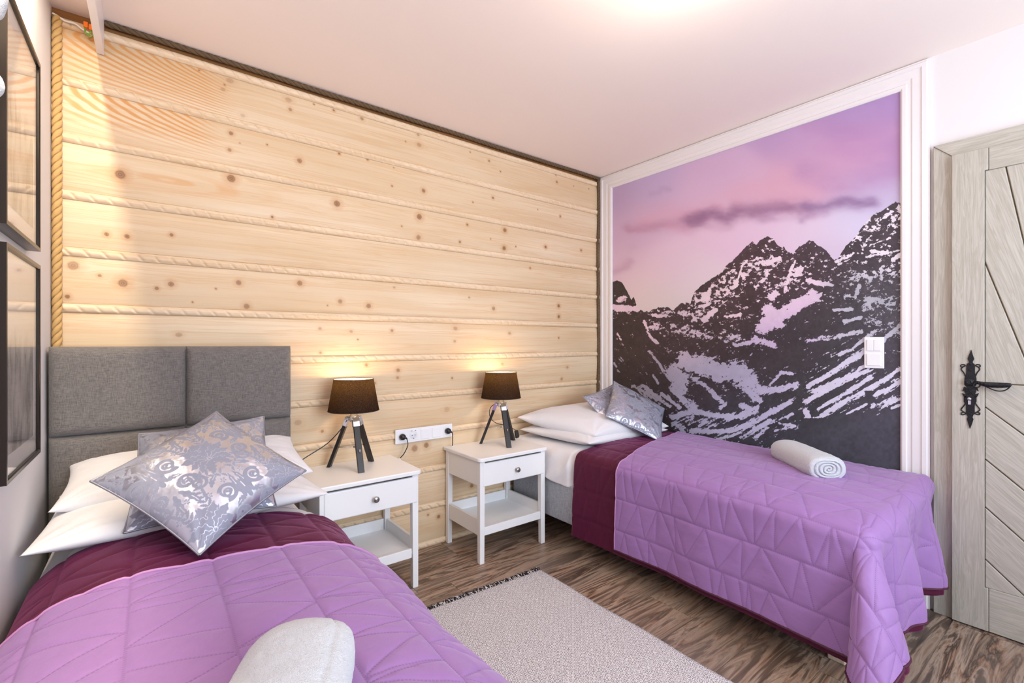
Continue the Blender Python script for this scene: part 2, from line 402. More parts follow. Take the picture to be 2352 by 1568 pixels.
# ================================================================== MURAL
def rbf(px, py, pts, sx=60., sy=45.):
    num = 0; den = 0
    for x, y, *c in pts:
        w = np.exp(-(((px-x)/sx)**2+((py-y)/sy)**2))+1e-4/(1+((px-x)/200)**2+((py-y)/200)**2)
        num = num+w[..., None]*np.array(c[:3], float); den = den+w
    return num/den[..., None]
def build_mural():
    y0, y1, z0, z1 = .652, 2.463, .30, 2.482
    ny, nz = 640, 760
    Yg, Zg = np.meshgrid(np.linspace(y0, y1, ny), np.linspace(z0, z1, nz), indexing='ij')
    px, py = topx(XR-.003, Yg, Zg)
    sky = [(1410,450,176,150,188),(1500,420,186,164,206),(1650,380,200,166,202),(1800,310,176,142,188),(1950,260,164,130,182),(2050,230,158,124,180),(1420,540,200,166,196),
        (1500,490,206,172,202),(1600,450,212,174,204),(1700,420,208,168,198),(1820,420,206,158,182),(1900,410,196,150,180),(1850,350,190,146,186),(1960,350,172,122,172),
        (2040,380,158,116,165),(2040,310,168,124,172),(2055,440,188,178,208),(1980,440,186,172,206),(1415,600,214,182,202),(1550,600,224,194,214),(1700,550,224,192,216),(1850,530,220,200,222),
        (1960,510,208,202,228),(1650,520,224,190,214),(1470,650,228,202,208),(1600,640,222,206,214),(1540,700,212,202,200),(1480,700,216,202,196),(1900,590,206,190,214),(1760,530,222,192,218)]
    C = rbf(px, py, sky)
    wx = px+14*fbm(px/60, py/26, 5); wy = py+9*fbm(px/45, py/22, 6)
    def cloud(pts, w, col, a, sx=1.):
        nonlocal C
        m = 0
        for (xa, ya), (xb, yb) in zip(pts[:-1], pts[1:]):
            d, _ = seg_d(wx, wy, xa, ya, xb, yb); m = np.maximum(m, np.exp(-(d/(w*1.45))**2))
        m = m*a*.9*(.8+.35*fbm(px/40, py/16, 9)); m = np.clip(m, 0, 1)[..., None]; C = C*(1-m)+np.array(col, float)*m
    cloud([(1790,440),(1870,425),(1930,395),(2000,360)], 34, (206,152,182), .6)
    cloud([(1690,455),(1760,435),(1850,430)], 24, (214,160,178), .8)
    cloud([(1480,505),(1530,492),(1600,485),(1640,478)], 15, (214,158,182), .8)
    cloud([(1850,395),(1930,420),(1990,410),(2060,395)], 22, (166,122,170), .7)
    cloud([(1860,290),(1960,300),(2060,330)], 16, (166,118,168), .5)
    cloud([(1880,340),(1990,335),(2060,300)], 10, (184,136,178), .5)
    cloud([(1442,526),(1500,518),(1560,512),(1610,502)], 9, (178,128,156), .85)
    cloud([(1590,505),(1640,492),(1665,502),(1690,488),(1760,484),(1850,478)], 12, (132,88,124), 1.1)
    cloud([(1540,520),(1580,530)], 9, (206,150,176), .6)
    cloud([(1680,475),(1730,470),(1800,472)], 9, (160,112,142), .6)
    cloud([(1850,475),(1900,470),(1950,464),(2005,464)], 9, (122,90,134), 1.05)
    cloud([(1750,505),(1775,495)], 7, (176,138,172), .7); cloud([(1840,505),(1855,492),(1900,485)], 7, (160,124,164), .7)
    cloud([(1620,520),(1650,522)], 7, (196,150,180), .6)
    cloud([(1492,444),(1512,440)], 5, (168,142,182), .6); cloud([(1520,434),(1540,432)], 5, (168,142,182), .6)
    cloud([(1400,628),(1415,622),(1438,605)], 8, (188,146,170), .85); cloud([(1440,572),(1455,568)], 5, (200,165,188), .6)
    ridge = [(1400,650),(1404,648),(1419,644),(1427,648),(1435,659),(1442,671),(1450,688),(1455,682),(1458,688),(1464,706),(1474,712),(1479,715),(1486,713),(1490,717),(1499,709),(1515,706),
        (1535,706),(1542,711),(1548,712),(1554,704),(1566,695),(1580,695),(1586,697),(1590,681),(1596,668),(1613,654),(1635,640),(1661,622),(1668,610),(1689,592),(1714,565),(1721,560),
        (1728,552),(1734,560),(1737,563),(1743,554),(1755,545),(1763,543),(1776,547),(1782,558),(1797,571),(1800,564),(1804,573),(1823,584),(1826,575),(1839,564),(1859,552),(1868,554),
        (1877,564),(1890,568),(1904,581),(1916,597),(1926,592),(1931,581),(1942,564),(1960,549),(1975,528),(1991,509),(2009,491),(2025,484),(2047,469),(2057,463),(2075,468)]
    rx, ry = zip(*ridge)
    rz = np.interp(px, rx, ry)+2.2*fbm(px/9, py*0, 31, 3, .6)+1.2*vn(px/3, py/5, 35)
    below = py-rz
    rock = rbf(px, py, [(1430,760,60,50,46),(1430,900,56,46,42),(1560,760,62,47,50),(1640,700,66,50,54),(1760,620,70,52,58),(1620,830,50,40,44),(1760,800,52,46,52),(1860,600,64,54,62),(2030,540,66,58,66),
        (2030,700,72,70,78),(1880,760,56,54,60),(2000,850,66,64,74),(1700,950,54,56,66),(1850,900,52,54,58),(1900,1040,62,66,76),(2050,1040,70,72,84),(1750,1060,52,56,66),(1500,960,46,40,44)], 90, 80)
    rock = rock*(1+.16*fbm(px/7, py/7, 41, 4)+.12*fbm(px/40, py/30, 44))[..., None]
    # snow cover: strokes (polyline, half width, strength)
    ST = [([(1575,832),(1620,842),(1660,856),(1705,856),(1730,888)],22,1.3),([(1545,858),(1562,868),(1562,895)],20,1.1),([(1575,812),(1590,830)],9,.9),([(1590,868),(1620,885),(1650,915),(1662,925)],6,.9),
        ([(1545,885),(1565,915),(1592,932)],11,.85),([(1690,872),(1722,890),(1733,915)],10,1.),([(1620,850),(1680,850)],14,1.1),
        ([(1735,892),(1770,896),(1800,890),(1824,884)],10,1.1),([(1768,884),(1795,856),(1818,858)],5,1.),([(1735,905),(1745,920)],6,1.),
        ([(1752,752),(1800,720),(1845,692),(1868,681)],15,1.25),([(1768,712),(1790,742)],16,1.1),
        ([(1855,644),(1885,650),(1912,655)],5,1.1),([(1762,602),(1792,594)],6,1.),([(1782,672),(1775,680)],10,1.1),([(1824,600),(1812,635),(1802,672)],5,.95),([(1832,620),(1826,640)],12,.9),([(1738,655),(1762,630)],8,.8),
        ([(1716,598),(1704,612),(1697,635),(1690,660)],2.4,1.2),([(1674,664),(1690,655)],8,.95),([(1602,690),(1628,682)],7,1.),([(1618,734),(1642,712)],7,1.1),([(1690,792),(1740,784),(1778,790)],6,.9),([(1738,778),(1778,792)],7,1.1),
        ([(1404,704),(1430,708),(1462,708)],7,1.2),([(1418,690),(1434,686)],8,.8),([(1500,724),(1530,726)],5,.8),([(1665,728),(1700,722)],5,.9),([(1590,720),(1600,738)],3,.9),
        ([(1480,740),(1492,772),(1506,786)],5,.8),([(1500,748),(1580,758),(1640,772),(1700,780)],16,.52),([(1600,700),(1700,640),(1760,600)],36,.5),([(1780,660),(1830,640)],24,.5),([(1520,720),(1580,718)],12,.5),
        ([(1955,545),(2066,500)],20,.42),([(1975,515),(2010,498)],9,.6),([(2030,500),(2066,480)],10,.6),([(1990,590),(2066,575)],4,.7),([(2000,640),(2066,620)],22,.42),([(1960,582),(1945,592),(1920,600)],5,.9),([(2000,562),(2045,546)],2.5,1.),([(2052,596),(2066,584)],6,1.2),
        ([(2000,575),(2030,580)],5,.9),([(1960,640),(2000,630),(2066,625)],18,.5),([(1975,655),(1965,680)],8,.75),([(1945,680),(1965,682)],4,.9),([(1995,690),(2025,690)],9,.8),([(2000,700),(2066,690)],34,.47),([(1925,608),(1950,596)],3,.9),
        ([(1915,712),(1955,710)],5,1.),([(1940,738),(1975,730)],5,.9),([(2000,740),(2066,760)],24,.45),([(1850,782),(1930,776)],4,.8),([(1880,775),(1980,765)],5,.8),([(1950,765),(1980,762)],5,1.),
        ([(1857,886),(1900,863),(1945,832),(1990,806)],6,1.1),([(1870,900),(1930,872),(1990,835)],7,.85),([(1848,922),(1900,895),(1950,868),(1996,850)],6,1.),([(1851,945),(1855,960)],8,1.2),([(1880,938),(1930,910),(2000,866)],5,1.05),
        ([(1898,948),(1940,925),(1980,902)],8,1.05),([(1930,815),(1960,800),(1985,778)],5,1.),([(1935,840),(1960,820),(1990,800)],5,.8),([(1992,893),(2030,872),(2066,848)],6,1.1),([(2012,908),(2040,892),(2066,876)],7,.9),([(2028,782),(2066,748)],6,1.),
        ([(1970,905),(2010,880)],5,.8),([(2050,936),(2066,930)],4,1.),([(1945,950),(1990,928)],3,1.),([(2005,935),(2066,912)],9,.6),([(1990,770),(2066,735)],8,.5),([(1870,960),(1900,950)],6,.8),
        ([(1545,958),(1590,944),(1640,954),(1700,956),(1735,938)],8,1.),([(1590,990),(1680,990),(1730,970),(1815,922)],7,1.),([(1700,1005),(1760,975),(1820,950)],5,.8),([(1735,985),(1768,968)],7,1.),([(1552,975),(1572,992)],10,.8),([(1640,1012),(1700,994)],5,.8),
        ([(1738,1004),(1762,982)],9,.8),([(1790,972),(1826,978)],3,1.),([(1560,955),(1640,975)],16,.5),([(1700,930),(1735,945)],8,.9),([(1655,938),(1668,925)],5,1.),([(1780,990),(1825,978)],3,.8),
        ([(1478,884),(1500,905),(1522,922)],6,1.),([(1520,905),(1562,936)],5,.95),([(1455,886),(1490,908),(1540,932)],6,.8),([(1492,806),(1512,832),(1530,862)],4,.85),([(1500,860),(1512,880)],3,.8),([(1470,900),(1500,925)],4,.7),([(1418,765),(1426,780)],3,.7),([(1410,832),(1416,842)],2.5,.8)]
    cov = .10+.16*np.clip(1-np.abs(below-70)/110, 0, 1)*(px > 1580)
    sn = 1-.012*0
    for pts, w, a in ST:
        xs_ = [p[0] for p in pts]; ys_ = [p[1] for p in pts]
        bx = (px > min(xs_)-3*w-8) & (px < max(xs_)+3*w+8) & (py > min(ys_)-3*w-8) & (py < max(ys_)+3*w+8)
        if not bx.any(): continue
        ax, ay = px[bx], py[bx]; m = 0
        wob = 1+.35*fbm(ax/14, ay/14, 51)
        for (xa, ya), (xb, yb) in zip(pts[:-1], pts[1:]):
            d, _ = seg_d(ax, ay, xa, ya, xb, yb); m = np.maximum(m, a*np.exp(-(d/(w*wob))**2))
        cov[bx] = np.maximum(cov[bx], m)
    cov = np.minimum(cov, 1.02)
    def dn(ang, sx, sy, seed):
        c_, s_ = math.cos(ang), math.sin(ang); u = px*c_+py*s_; v = -px*s_+py*c_
        return fbm(u/sx, v/sy, seed, 4, .62)
    wr = 1/(1+np.exp(-(px-1790)/30))/(1+np.exp(-(py-740)/30)); wl = (1-1/(1+np.exp(-(px-1560)/30)))/(1+np.exp(-(py-760)/30))
    low = 1/(1+np.exp(-(py-940)/10)); wr = np.maximum(wr, low)
    n = dn(-.15, 9, 6, 61)*(1-wr)*(1-wl)+dn(-.52, 22, 4.5, 62)*wr+dn(.85, 20, 5, 63)*wl
    s = cov*(1+.25*dn(.4, 40, 25, 69))+n*.80+.42*fbm(px/4.5, py/3.4, 64, 3, .7)-.5
    s = np.where(py > 955+ (px-1700)*-.11+60*(px < 1780), -.5, s) if False else s
    s = np.where((py > 960) & (px > 1840), np.minimum(s, .25*n-.42), s)
    snow = rbf(px, py, [(1430,700,222,190,208),(1650,700,226,200,210),(1780,660,230,206,220),(1800,730,204,172,206),(1600,770,182,162,180),(1640,850,146,142,168),(1720,870,150,148,176),(1500,910,132,124,140),
        (1560,960,150,150,176),(1700,970,176,178,206),(1780,900,178,172,204),(2030,560,226,214,226),(2030,700,150,152,164),(1960,750,176,172,188),(1950,850,204,200,222),(1880,910,206,202,224),(2040,880,208,204,224),(1800,800,180,160,200)], 60, 60)
    snow = snow*(1+.05*fbm(px/12, py/12, 71))[..., None]
    snow = snow*.82+np.array([236., 236., 246.])*.18
    C = C*.80+np.array([206., 192., 216.])*.20
    me = gridmesh('wall_mural', np.stack([np.full(px.shape, XR-.003), Yg, Zg], -1), flip=True)
    gcol = lambda a: np.where(a <= .04045*255, a/255/12.92, ((np.clip(a, 0, 255)/255+.055)/1.055)**2.4)
    cattr(me, 'sky', gcol(C)); cattr(me, 'rock', gcol(rock)); cattr(me, 'snow', gcol(snow)); fattr(me, 'below', below); fattr(me, 'sn', s)
    m = mat('printed_mural_paper', (.5, .4, .5), .55, spec=.25); t = NT(m)
    q = t.obj(); f1 = t.noise(q, 260, 3, .7); f2 = t.noise(q, 90, 3, .7)
    sn_ = t.math('ADD', t.attr('sn').outputs['Fac'], t.math('MULTIPLY', t.math('SUBTRACT', f1, .5), .8))
    fs_ = t.math('MULTIPLY', t.math('ADD', sn_, .01), 22., clamp=True)
    c = t.mix(fs_, t.mix(t.math('MULTIPLY', f2, .25), t.attr('rock').outputs['Color'], rgb(96, 84, 90)), t.attr('snow').outputs['Color'])
    c = t.mix(t.math('MULTIPLY', t.math('ADD', t.attr('below').outputs['Fac'], t.math('MULTIPLY', t.math('SUBTRACT', f1, .5), 5.)), 1., clamp=True), t.attr('sky').outputs['Color'], c)
    gm = t.n('ShaderNodeGamma', i={0: c, 1: 1.0}).outputs[0]
    t.base(gm)
    o = link('wall_mural', me, m)
    tag(o, 'large printed mural of snowy mountain peaks under a purple sunset sky', 'mural')
build_mural()

# light switches on the mural
def switch_panel():
    y0, y1, z0, z1 = .720, .803, 1.123, 1.281
    e = empty('light_switch', (XR-.003, (y0+y1)/2, z0), 'white double light switch plate mounted on the mountain mural near the door', 'light switch')
    Mx = lambda: None
    def B(name, ya, yb, za, zb, d0, d1, par, bev=.0015):
        return box(name, (-d1, ya-(y0+y1)/2, za-z0), (-d0, yb-(y0+y1)/2, zb-z0), M_plastic, par, bev)
    B('wall_plate', y0, y1, z0, z1, 0, .008, e, .003)
    zm = (z0+z1)/2
    B('rocker', y0+.013, (y0+y1)/2-.0006, zm+.009, z1-.013, .008, .0125, e); B('rocker', (y0+y1)/2+.0006, y1-.013, zm+.009, z1-.013, .008, .0125, e)
    B('rocker', y0+.013, y1-.013, z0+.013, zm-.007, .008, .0125, e)
switch_panel()

# ================================================================== DOOR
def door_wood():
    m = mat('grey_washed_pine', (.6, .58, .55), .42, spec=.35); t = NT(m); 
    a = t.attr('gu').outputs['Fac']; b = t.attr('gv').outputs['Fac']; s = t.attr('seed').outputs['Fac']
    vec = t.n('ShaderNodeCombineXYZ', i={0: t.math('MULTIPLY', a, 2.), 1: t.math('MULTIPLY', b, 26.), 2: t.math('MULTIPLY', s, 9.)}).outputs[0]
    vec2 = t.n('ShaderNodeCombineXYZ', i={0: t.math('MULTIPLY', a, 5.), 1: t.math('MULTIPLY', b, 170.), 2: s}).outputs[0]
    n = t.noise(vec, 1.4, 4, .6, 1.2); n2 = t.noise(vec2, 1.2, 3, .6)
    c = t.mix(t.ramp(n, [(.35, 0), (.5, .8), (.56, .1), (.7, .9)]), rgb(190, 185, 175), rgb(168, 162, 150))
    c = t.mix(t.math('MULTIPLY', t.ramp(n2, [(.45, 0), (.65, 1)]), .35), c, rgb(146, 141, 128))
    t.base(c); t.bump(t.math('ADD', n2, n), .22, .0015); return m
M_door = door_wood()
def wood_piece(name, polys, X0, X1, ang, parent, bevel=.002, mat_=None):
    """polys: list of (Y,Z) polygons extruded from X0 to X1; ang: grain direction in the wall plane"""
    mb = MB(); gu, gv, sd = [], [], []
    if not isinstance(ang, list): ang = [ang]*len(polys)
    Mt = Matrix(((0, 0, 1, 0), (1, 0, 0, 0), (0, 1, 0, 0), (0, 0, 0, 1)))
    for p, a in zip(polys, ang):
        mb.prism(p, Mt, X0, X1); s = random.random()*5
    lo = parent.location if parent is not None else Vector((0, 0, 0))
    i = 0
    for p, a in zip(polys, ang):
        s = random.random()*5
        for q in p*2:
            gu.append(q[0]*math.cos(a)+q[1]*math.sin(a)); gv.append(-q[0]*math.sin(a)+q[1]*math.cos(a)); sd.append(s)
    mb.v = [(v[0]-lo.x, v[1]-lo.y, v[2]-lo.z) for v in mb.v]
    o = mb.build(name, mat_ or M_door, parent, bevel)
    fattr(o.data, 'gu', gu); fattr(o.data, 'gv', gv); fattr(o.data, 'seed', sd)
    return o
def clip(poly, a, b, c):
    """keep a*y+b*z+c >= 0"""
    out = []
    for i in range(len(poly)):
        p, q = poly[i], poly[(i+1) % len(poly)]; dp = a*p[0]+b*p[1]+c; dq = a*q[0]+b*q[1]+c
        if dp >= 0: out.append(p)
        if (dp >= 0) != (dq >= 0):
            t = dp/(dp-dq); out.append((p[0]+t*(q[0]-p[0]), p[1]+t*(q[1]-p[1])))
    return out
def build_door():
    # casing
    YA, YB = .530, -.47; ZT = 2.164; w = .067
    d = empty('door_1', (XR, .03, 0)); d['kind'] = 'structure'
    wood_piece('door_casing', [[(YA, 0), (YA-w-.012, 0), (YA-w-.012, ZT-w), (YA-w, ZT-w), (YA, ZT)]], 2.886, XR, PI/2, d)
    wood_piece('door_casing', [[(YB, 0), (YB, ZT), (YB+w, ZT-w), (YB+w, 0)]], 2.886, XR, PI/2, d)
    wood_piece('door_casing', [[(YA, ZT), (YA-w, ZT-w), (YB+w, ZT-w), (YB, ZT)]], 2.880, XR, 0, d)
    X0, X1 = 2.862, 2.905; YL, YRr = .463, -.403
    leaf = wood_piece('door_leaf', [[(YL, .006), (.3465, .006), (.3465, .1905), (.3585, .1905), (.3585, 1.9995), (.3465, 1.9995), (.3465, 2.096), (YL, 2.096)], [(YRr, .006), (YRr, 2.096), (-.297, 2.096), (-.297, .006)]], X0, X1, PI/2, d)
    wood_piece('door_rail', [[(.345, 2.096), (.345, 1.998), (-.297, 1.998), (-.297, 2.096)], [(.345, .006), (.345, .192), (-.297, .192), (-.297, .006)]], X0+.002, X1, 0, d)
    panel = [(.357, .192), (.357, 1.998), (-.297, 1.998), (-.297, .192)]
    # seams as lines through two points (Y,z), ordered from the top edge round to the floor
    S_ = [((-.13, 1.998), (-.10, 1.076)), ((.09, 1.998), (.04, 1.076)), ((.295, 1.998), (.242, 1.661)), ((.357, 1.598), (.242, 1.193)), ((.357, 1.076), (0, 1.076)), ((.357, .973), (.242, .868)), ((.357, .747), (.242, .638)), ((.357, .539), (.242, .427)), ((.357, .313), (.242, .202))]
    L = []
    for p, q in S_:
        a = -(q[1]-p[1]); b = (q[0]-p[0]); c = -(a*p[0]+b*p[1]); n_ = math.hypot(a, b); L.append((a/n_, b/n_, c/n_, math.atan2(q[1]-p[1], q[0]-p[0])))
    polys, angs = [], []
    up = None
    for i in range(len(L)+1):
        P = panel; gap = .0022
        if i > 0: a, b, c, _ = L[i-1]; s = 1 if b > 0 else -1; 
        if i > 0:
            a, b, c, _ = L[i-1]      # below previous seam
            test = a*.357+b*(0)+c; s = 1 if test > 0 else -1
            P = clip(P, s*a, s*b, s*c-gap)
        if i < len(L):
            a, b, c, _ = L[i]
            test = a*.357+b*(0)+c; s = -1 if test > 0 else 1
            P = clip(P, s*a, s*b, s*c-gap)
        if i <= 4: P = clip(P, 0, 1, -1.076-gap)
        if len(P) > 2:
            polys.append(P); angs.append((L[i][3] if i < len(L) else L[-1][3]) if i != 4 else L[3][3])
    wood_piece('door_panel', polys, X0+.006, X1-.004, angs, d, .003)
    wood_piece('door_core', [[(.40, .012), (-.34, .012), (-.34, 2.09), (.40, 2.09)]], X0+.018, X1-.002, 0, d, 0, simple_pine('door_groove_wood', rgb(150, 132, 100), rgb(120, 100, 70)))
    # handle set, traced on the leaf plane
    M_iron = mat('black_wrought_iron', (.02, .021, .024), .42, .6); tt = NT(M_iron); tt.bump(tt.noise(tt.obj(), 350, 3), .25, .001)
    h = empty('door_handle', (X0-XR, .40-.03, 1.05)); h.parent = d
    SC = 6.817
    def q(x, y):
        r = onX(2150+x/SC, 780+y/SC, X0-.004); return (r[1]-.40, r[2]-1.05)
    def prism(mb, pts, d0, d1):
        Mt = Matrix(((0, 0, -1, 0), (1, 0, 0, 0), (0, 1, 0, 0), (0, 0, 0, 1)))
        mb.prism([q(*p) for p in pts], Mt, d0, d1)
    pl = MB()
    prism(pl, [(550,158),(575,240),(598,300),(572,345),(575,362),(600,380),(608,400),(608,520),(632,600),(632,700),(600,745),(612,770),(628,800),(612,850),(603,880),(632,895),(632,970),(605,1020),(605,1150),(580,1185),(570,1215),
               (585,1245),(560,1320),(532,1392),(505,1320),(480,1240),(495,1205),(480,1180),(465,1150),(465,1020),(432,970),(432,895),(470,880),(460,850),(436,800),(460,770),(480,745),(440,700),(445,600),(470,520),(472,400),(485,375),(510,362),(513,345),(492,300),(515,235)], 0, .004)
    for sgn in (-1, 1):
        m = lambda x: 538+sgn*(x-538)
        pl.tube([(-.002, *q(m(a), b)) for a, b in catmull([(618,570),(640,520),(682,462),(660,430),(622,405),(640,388),(680,392),(690,415),(668,428),(645,415)], 5)], .0023, 7)
        pl.tube([(-.002, *q(m(a), b)) for a, b in catmull([(610,985),(640,1030),(684,1090),(660,1120),(612,1150),(640,1170),(676,1172),(680,1145),(650,1140)], 5)], .0023, 7)
        prism(pl, [(m(x), y) for x, y in [(605,745),(640,735),(655,770),(668,808),(635,790),(610,775)]][::sgn], 0, .004)
        prism(pl, [(m(x), y) for x, y in [(600,885),(615,855),(672,835),(655,875),(635,900),(605,900)]][::sgn], 0, .004)
    for a in (380, 1165): pl.lathe([(0, .0035), (.004, .003), (.0045, 0)], n=12, M=Matrix.Translation((-.004, *q(538, a))) @ Matrix.Rotation(-PI/2, 4, 'Y'))
    pl.tube([(-.0045, *q(a, b)) for a, b in ((500, 462), (540, 498), (580, 462))], .001, 5)
    for a, b, c_, e_ in ((470,775,605,775),(455,812,620,812),(480,850,600,850),(500,760,575,868),(575,760,500,868)): pl.tube([(-.0042, *q(a, b)), (-.0042, *q(c_, e_))], .0008, 5)
    pl.build('escutcheon', M_iron, h, 0)
    lv = MB()
    # rosette boss
    c0 = q(525, 660); nth = 28
    Mb = Matrix.Translation((-.004, c0[0], c0[1])) @ Matrix.Rotation(-PI/2, 4, 'Y')
    lv.lathe([(.0165, 0), (.0165, .008), (.0135, .011), (.0125, .010), (.010, .0135), (.006, .016), (.0055, .014), (.003, .0155), (0, .016)], n=nth, M=Mb)
    def lp(x, y, dpt): a = q(x, y); return (-dpt, a[0], a[1])
    top = catmull([(620,640),(680,645),(760,655),(900,662),(1050,668),(1170,675),(1200,700)], 5)
    bot = catmull([(630,690),(690,700),(770,720),(850,742),(960,748),(1080,748),(1170,735)], 5)
    vs = []; n_ = len(top)
    for i, (a, b) in enumerate(zip(top, bot)):
        u = i/(n_-1); dd = .016+.012*math.sin(min(1, u*2.2)*PI/2)-.004*u; rid = .0016*math.sin(i*1.9)
        for k in range(8):
            th = 2*PI*k/8; w_ = (1-math.cos(th))/2
            x_ = a[0]*(1-w_)+b[0]*w_; y_ = a[1]*(1-w_)+b[1]*w_; vs.append(lp(x_, y_, dd+.0055*math.sin(th)+rid*(math.sin(th) > 0)))
    fs = [(i*8+k, i*8+(k+1) % 8, (i+1)*8+(k+1) % 8, (i+1)*8+k) for i in range(n_-1) for k in range(8)]
    fs += [tuple(range(8))[::-1], tuple((n_-1)*8+k for k in range(8))]
    lv.add(vs, fs, True)
    lv.tube([lp(a, b, .024) for a, b in catmull([(700,700),(780,725),(870,765),(960,795),(1060,795),(1130,765),(1190,705)], 5)], .0024, 7)
    lv.tube([lp(a, b, .020) for a, b in catmull([(700,690),(690,728),(650,742),(605,730),(598,695),(630,675),(670,680)], 5)], .0026, 7)
    lv.build('lever', M_iron, h)
    ck = MB(); c1 = q(525, 925)
    ck.lathe([(0, .008), (.0062, .008), (.0068, .006), (.0068, 0)], n=20, M=Matrix.Translation((-.004, *c1)) @ Matrix.Rotation(-PI/2, 4, 'Y'))
    ck.box((-.010, q(550, 985)[0], q(525, 1012)[1]), (-.002, q(503, 985)[0], q(525, 950)[1]))
    ck.build('lock_cylinder', M_chrome, h, .0006)
    return d
build_door()
# corridor floor behind the opening is closed by the leaf; dark backing in the doorway
struct(box('wall_doorway', (XR+.1, -.6, 0), (XR+.14, .7, 2.3), M_wall))

# ================================================================== ROPE
def rope_mat(name, a, b):
    m = mat(name, a, .85, spec=.1); t = NT(m); s = t.attr('st').outputs['Fac']
    c = t.mix(t.ramp(s, [(0, 1), (.45, 0)]), a, b); n = t.noise(t.obj(), 500, 3); c = t.mix(t.math('MULTIPLY', n, .35), c, b); t.base(c); t.bump(n, .4, .0015); return m
M_rope = rope_mat('lit_jute_rope', rgb(208, 172, 116), rgb(120, 84, 42))  # golden tone has the light on the left corner rope in its colour
M_rope2 = rope_mat('shaded_brown_jute_rope', rgb(112, 92, 70), rgb(60, 46, 34))  # darker copy: the top rope's shade is put into its colour
def rope(name, p0, p1, r, pitch, mat_, label, wob=0., hang=None):
    p0 = Vector(p0); p1 = Vector(p1); d = p1-p0; L = d.length; d.normalize()
    x = d.cross(Vector((0, 1, 0))).normalized(); y = d.cross(x)
    ns = int(L/.0045); n = 18; P = np.zeros((ns+1, n, 3)); st = np.zeros((ns+1, n))
    for i in range(ns+1):
        s = L*i/ns; c = p0+d*s+x*(wob*(math.sin(s*5.1)+.6*math.sin(s*11.3+1)))+y*(wob*.3*math.sin(s*7))
        for k in range(n):
            th = 2*PI*k/n; ph = 3*th-2*PI*s/pitch
            q = abs(math.cos(ph/2)); rr = r*(.62+.38*q**.55)*(1+.03*math.sin(s*37)); st[i, k] = q
            P[i, k] = c+(x*math.cos(th)+y*math.sin(th))*rr
    me = gridmesh(name, P, wv=True); fattr(me, 'st', st)
    o = link(name, me, mat_); tag(o, label, 'rope'); return o
rope('rope_trim', (XL+.018, YW-.014, 1.22), (XL+.018, YW-.014, 2.55), .0165, .031, M_rope, 'thick jute rope in a lit golden tone running up the left corner of the timber wall')
rope('rope_trim', (-.15, YW-.012, 2.585), (XR-.02, YW-.012, 2.585), .0125, .030, M_rope2, 'rope in a dark shaded tone running along the top of the timber wall under the ceiling', .0015)
rope('rope_trim', (2.880, YW-.012, .30), (2.880, YW-.012, 2.57), .0105, .024, M_rope2, 'thin brown rope hanging down the corner between timber wall and mural', .0035)
# cables in the cove corner
cb = MB(); pts = [onY(a, b, YW-.02) for a, b in ((120,30),(134,38),(150,48),(172,54),(188,66),(205,76))]
cb.tube(catmull(pts, 5), .004, 8)
o = cb.build('electric_cable', M_white); tag(o, 'white electric cable sagging across the top left corner of the timber wall', 'cable')
tb = empty('wire_connectors', onY(204, 66, YW-.03), 'orange and green wire connectors dangling beside the white ceiling board', 'connector')
MB().box((-.016, -.008, .0), (-.002, .008, .022)).box((.0, -.008, -.004), (.012, .008, .018)).build('orange_connector', mat('orange_plastic', rgb(240, 120, 30), .3), tb, .002)
MB().tube(catmull([(-.012, 0, 0), (-.010, 0, -.02), (.004, 0, -.03), (.012, 0, -.022)], 5), .0025, 8).tube(catmull([(.008, 0, 0), (.004, 0, -.015), (-.004, 0, -.024)], 5), .0025, 8).build('green_wire', mat('green_wire_plastic', rgb(110, 170, 60), .4), tb)

# ceiling lamp (just above the frame)
cl = empty('ceiling_lamp', (1.40, .90, ZC-.001), 'round frosted ceiling lamp glowing at the top edge', 'ceiling lamp')
MB().lathe([(0, 0), (.15, 0), (.15, -.02), (.14, -.025)], n=40).build('lamp_base', M_chrome, cl)
mg = mat('frosted_glass_glow', (.9, .9, .88), .5); NT(mg).p.inputs['Emission Color'].default_value = (1, .86, .68, 1); NT(mg).p.inputs['Emission Strength'].default_value = 3
MB().lathe([(.14, -.02), (.142, -.04), (.12, -.065), (.07, -.082), (0, -.088)], n=40).build('glass_diffuser', mg, cl)

# ================================================================== TEXTILE MATERIALS
def weave(name, c1, c2, s=900, rough=.9, sheen=.2, bs=.25):
    m = mat(name, c1, rough, spec=.15, sheen=sheen); t = NT(m); v = t.obj()
    a = t.noise(t.mapv(v, (1, 1, .06)), s*.5, 2, .6); b = t.noise(t.mapv(v, (.06, .06, 1)), s*.5, 2, .6)
    n = t.math('MULTIPLY', t.math('ADD', a, b), .5)
    l = t.noise(t.mapv(v, (1, 1, .25)), 26, 3, .6)
    c = t.mix(t.ramp(n, [(.38, 0), (.62, 1)]), c1, c2); c = t.mix(t.math('MULTIPLY', l, .18), c, c2)
    t.base(c); t.bump(n, bs, .001); return m
M_headboard = weave('grey_woven_upholstery', rgb(84, 80, 79), rgb(130, 125, 121), 1700)
M_base = weave('light_grey_woven_upholstery', rgb(132, 138, 148), rgb(176, 182, 190))
def cotton(name, col, wr=.3):
    m = mat(name, col, .85, spec=.15, sheen=.15); t = NT(m); v = t.obj()
    n = t.noise(t.mapv(v, (1, 1.6, 1)), 7, 4, .6, .8); f = t.noise(v, 900, 2); b = t.bump(n, wr, .010)
    return m
M_cotton = cotton('white_cotton', rgb(230, 229, 232))
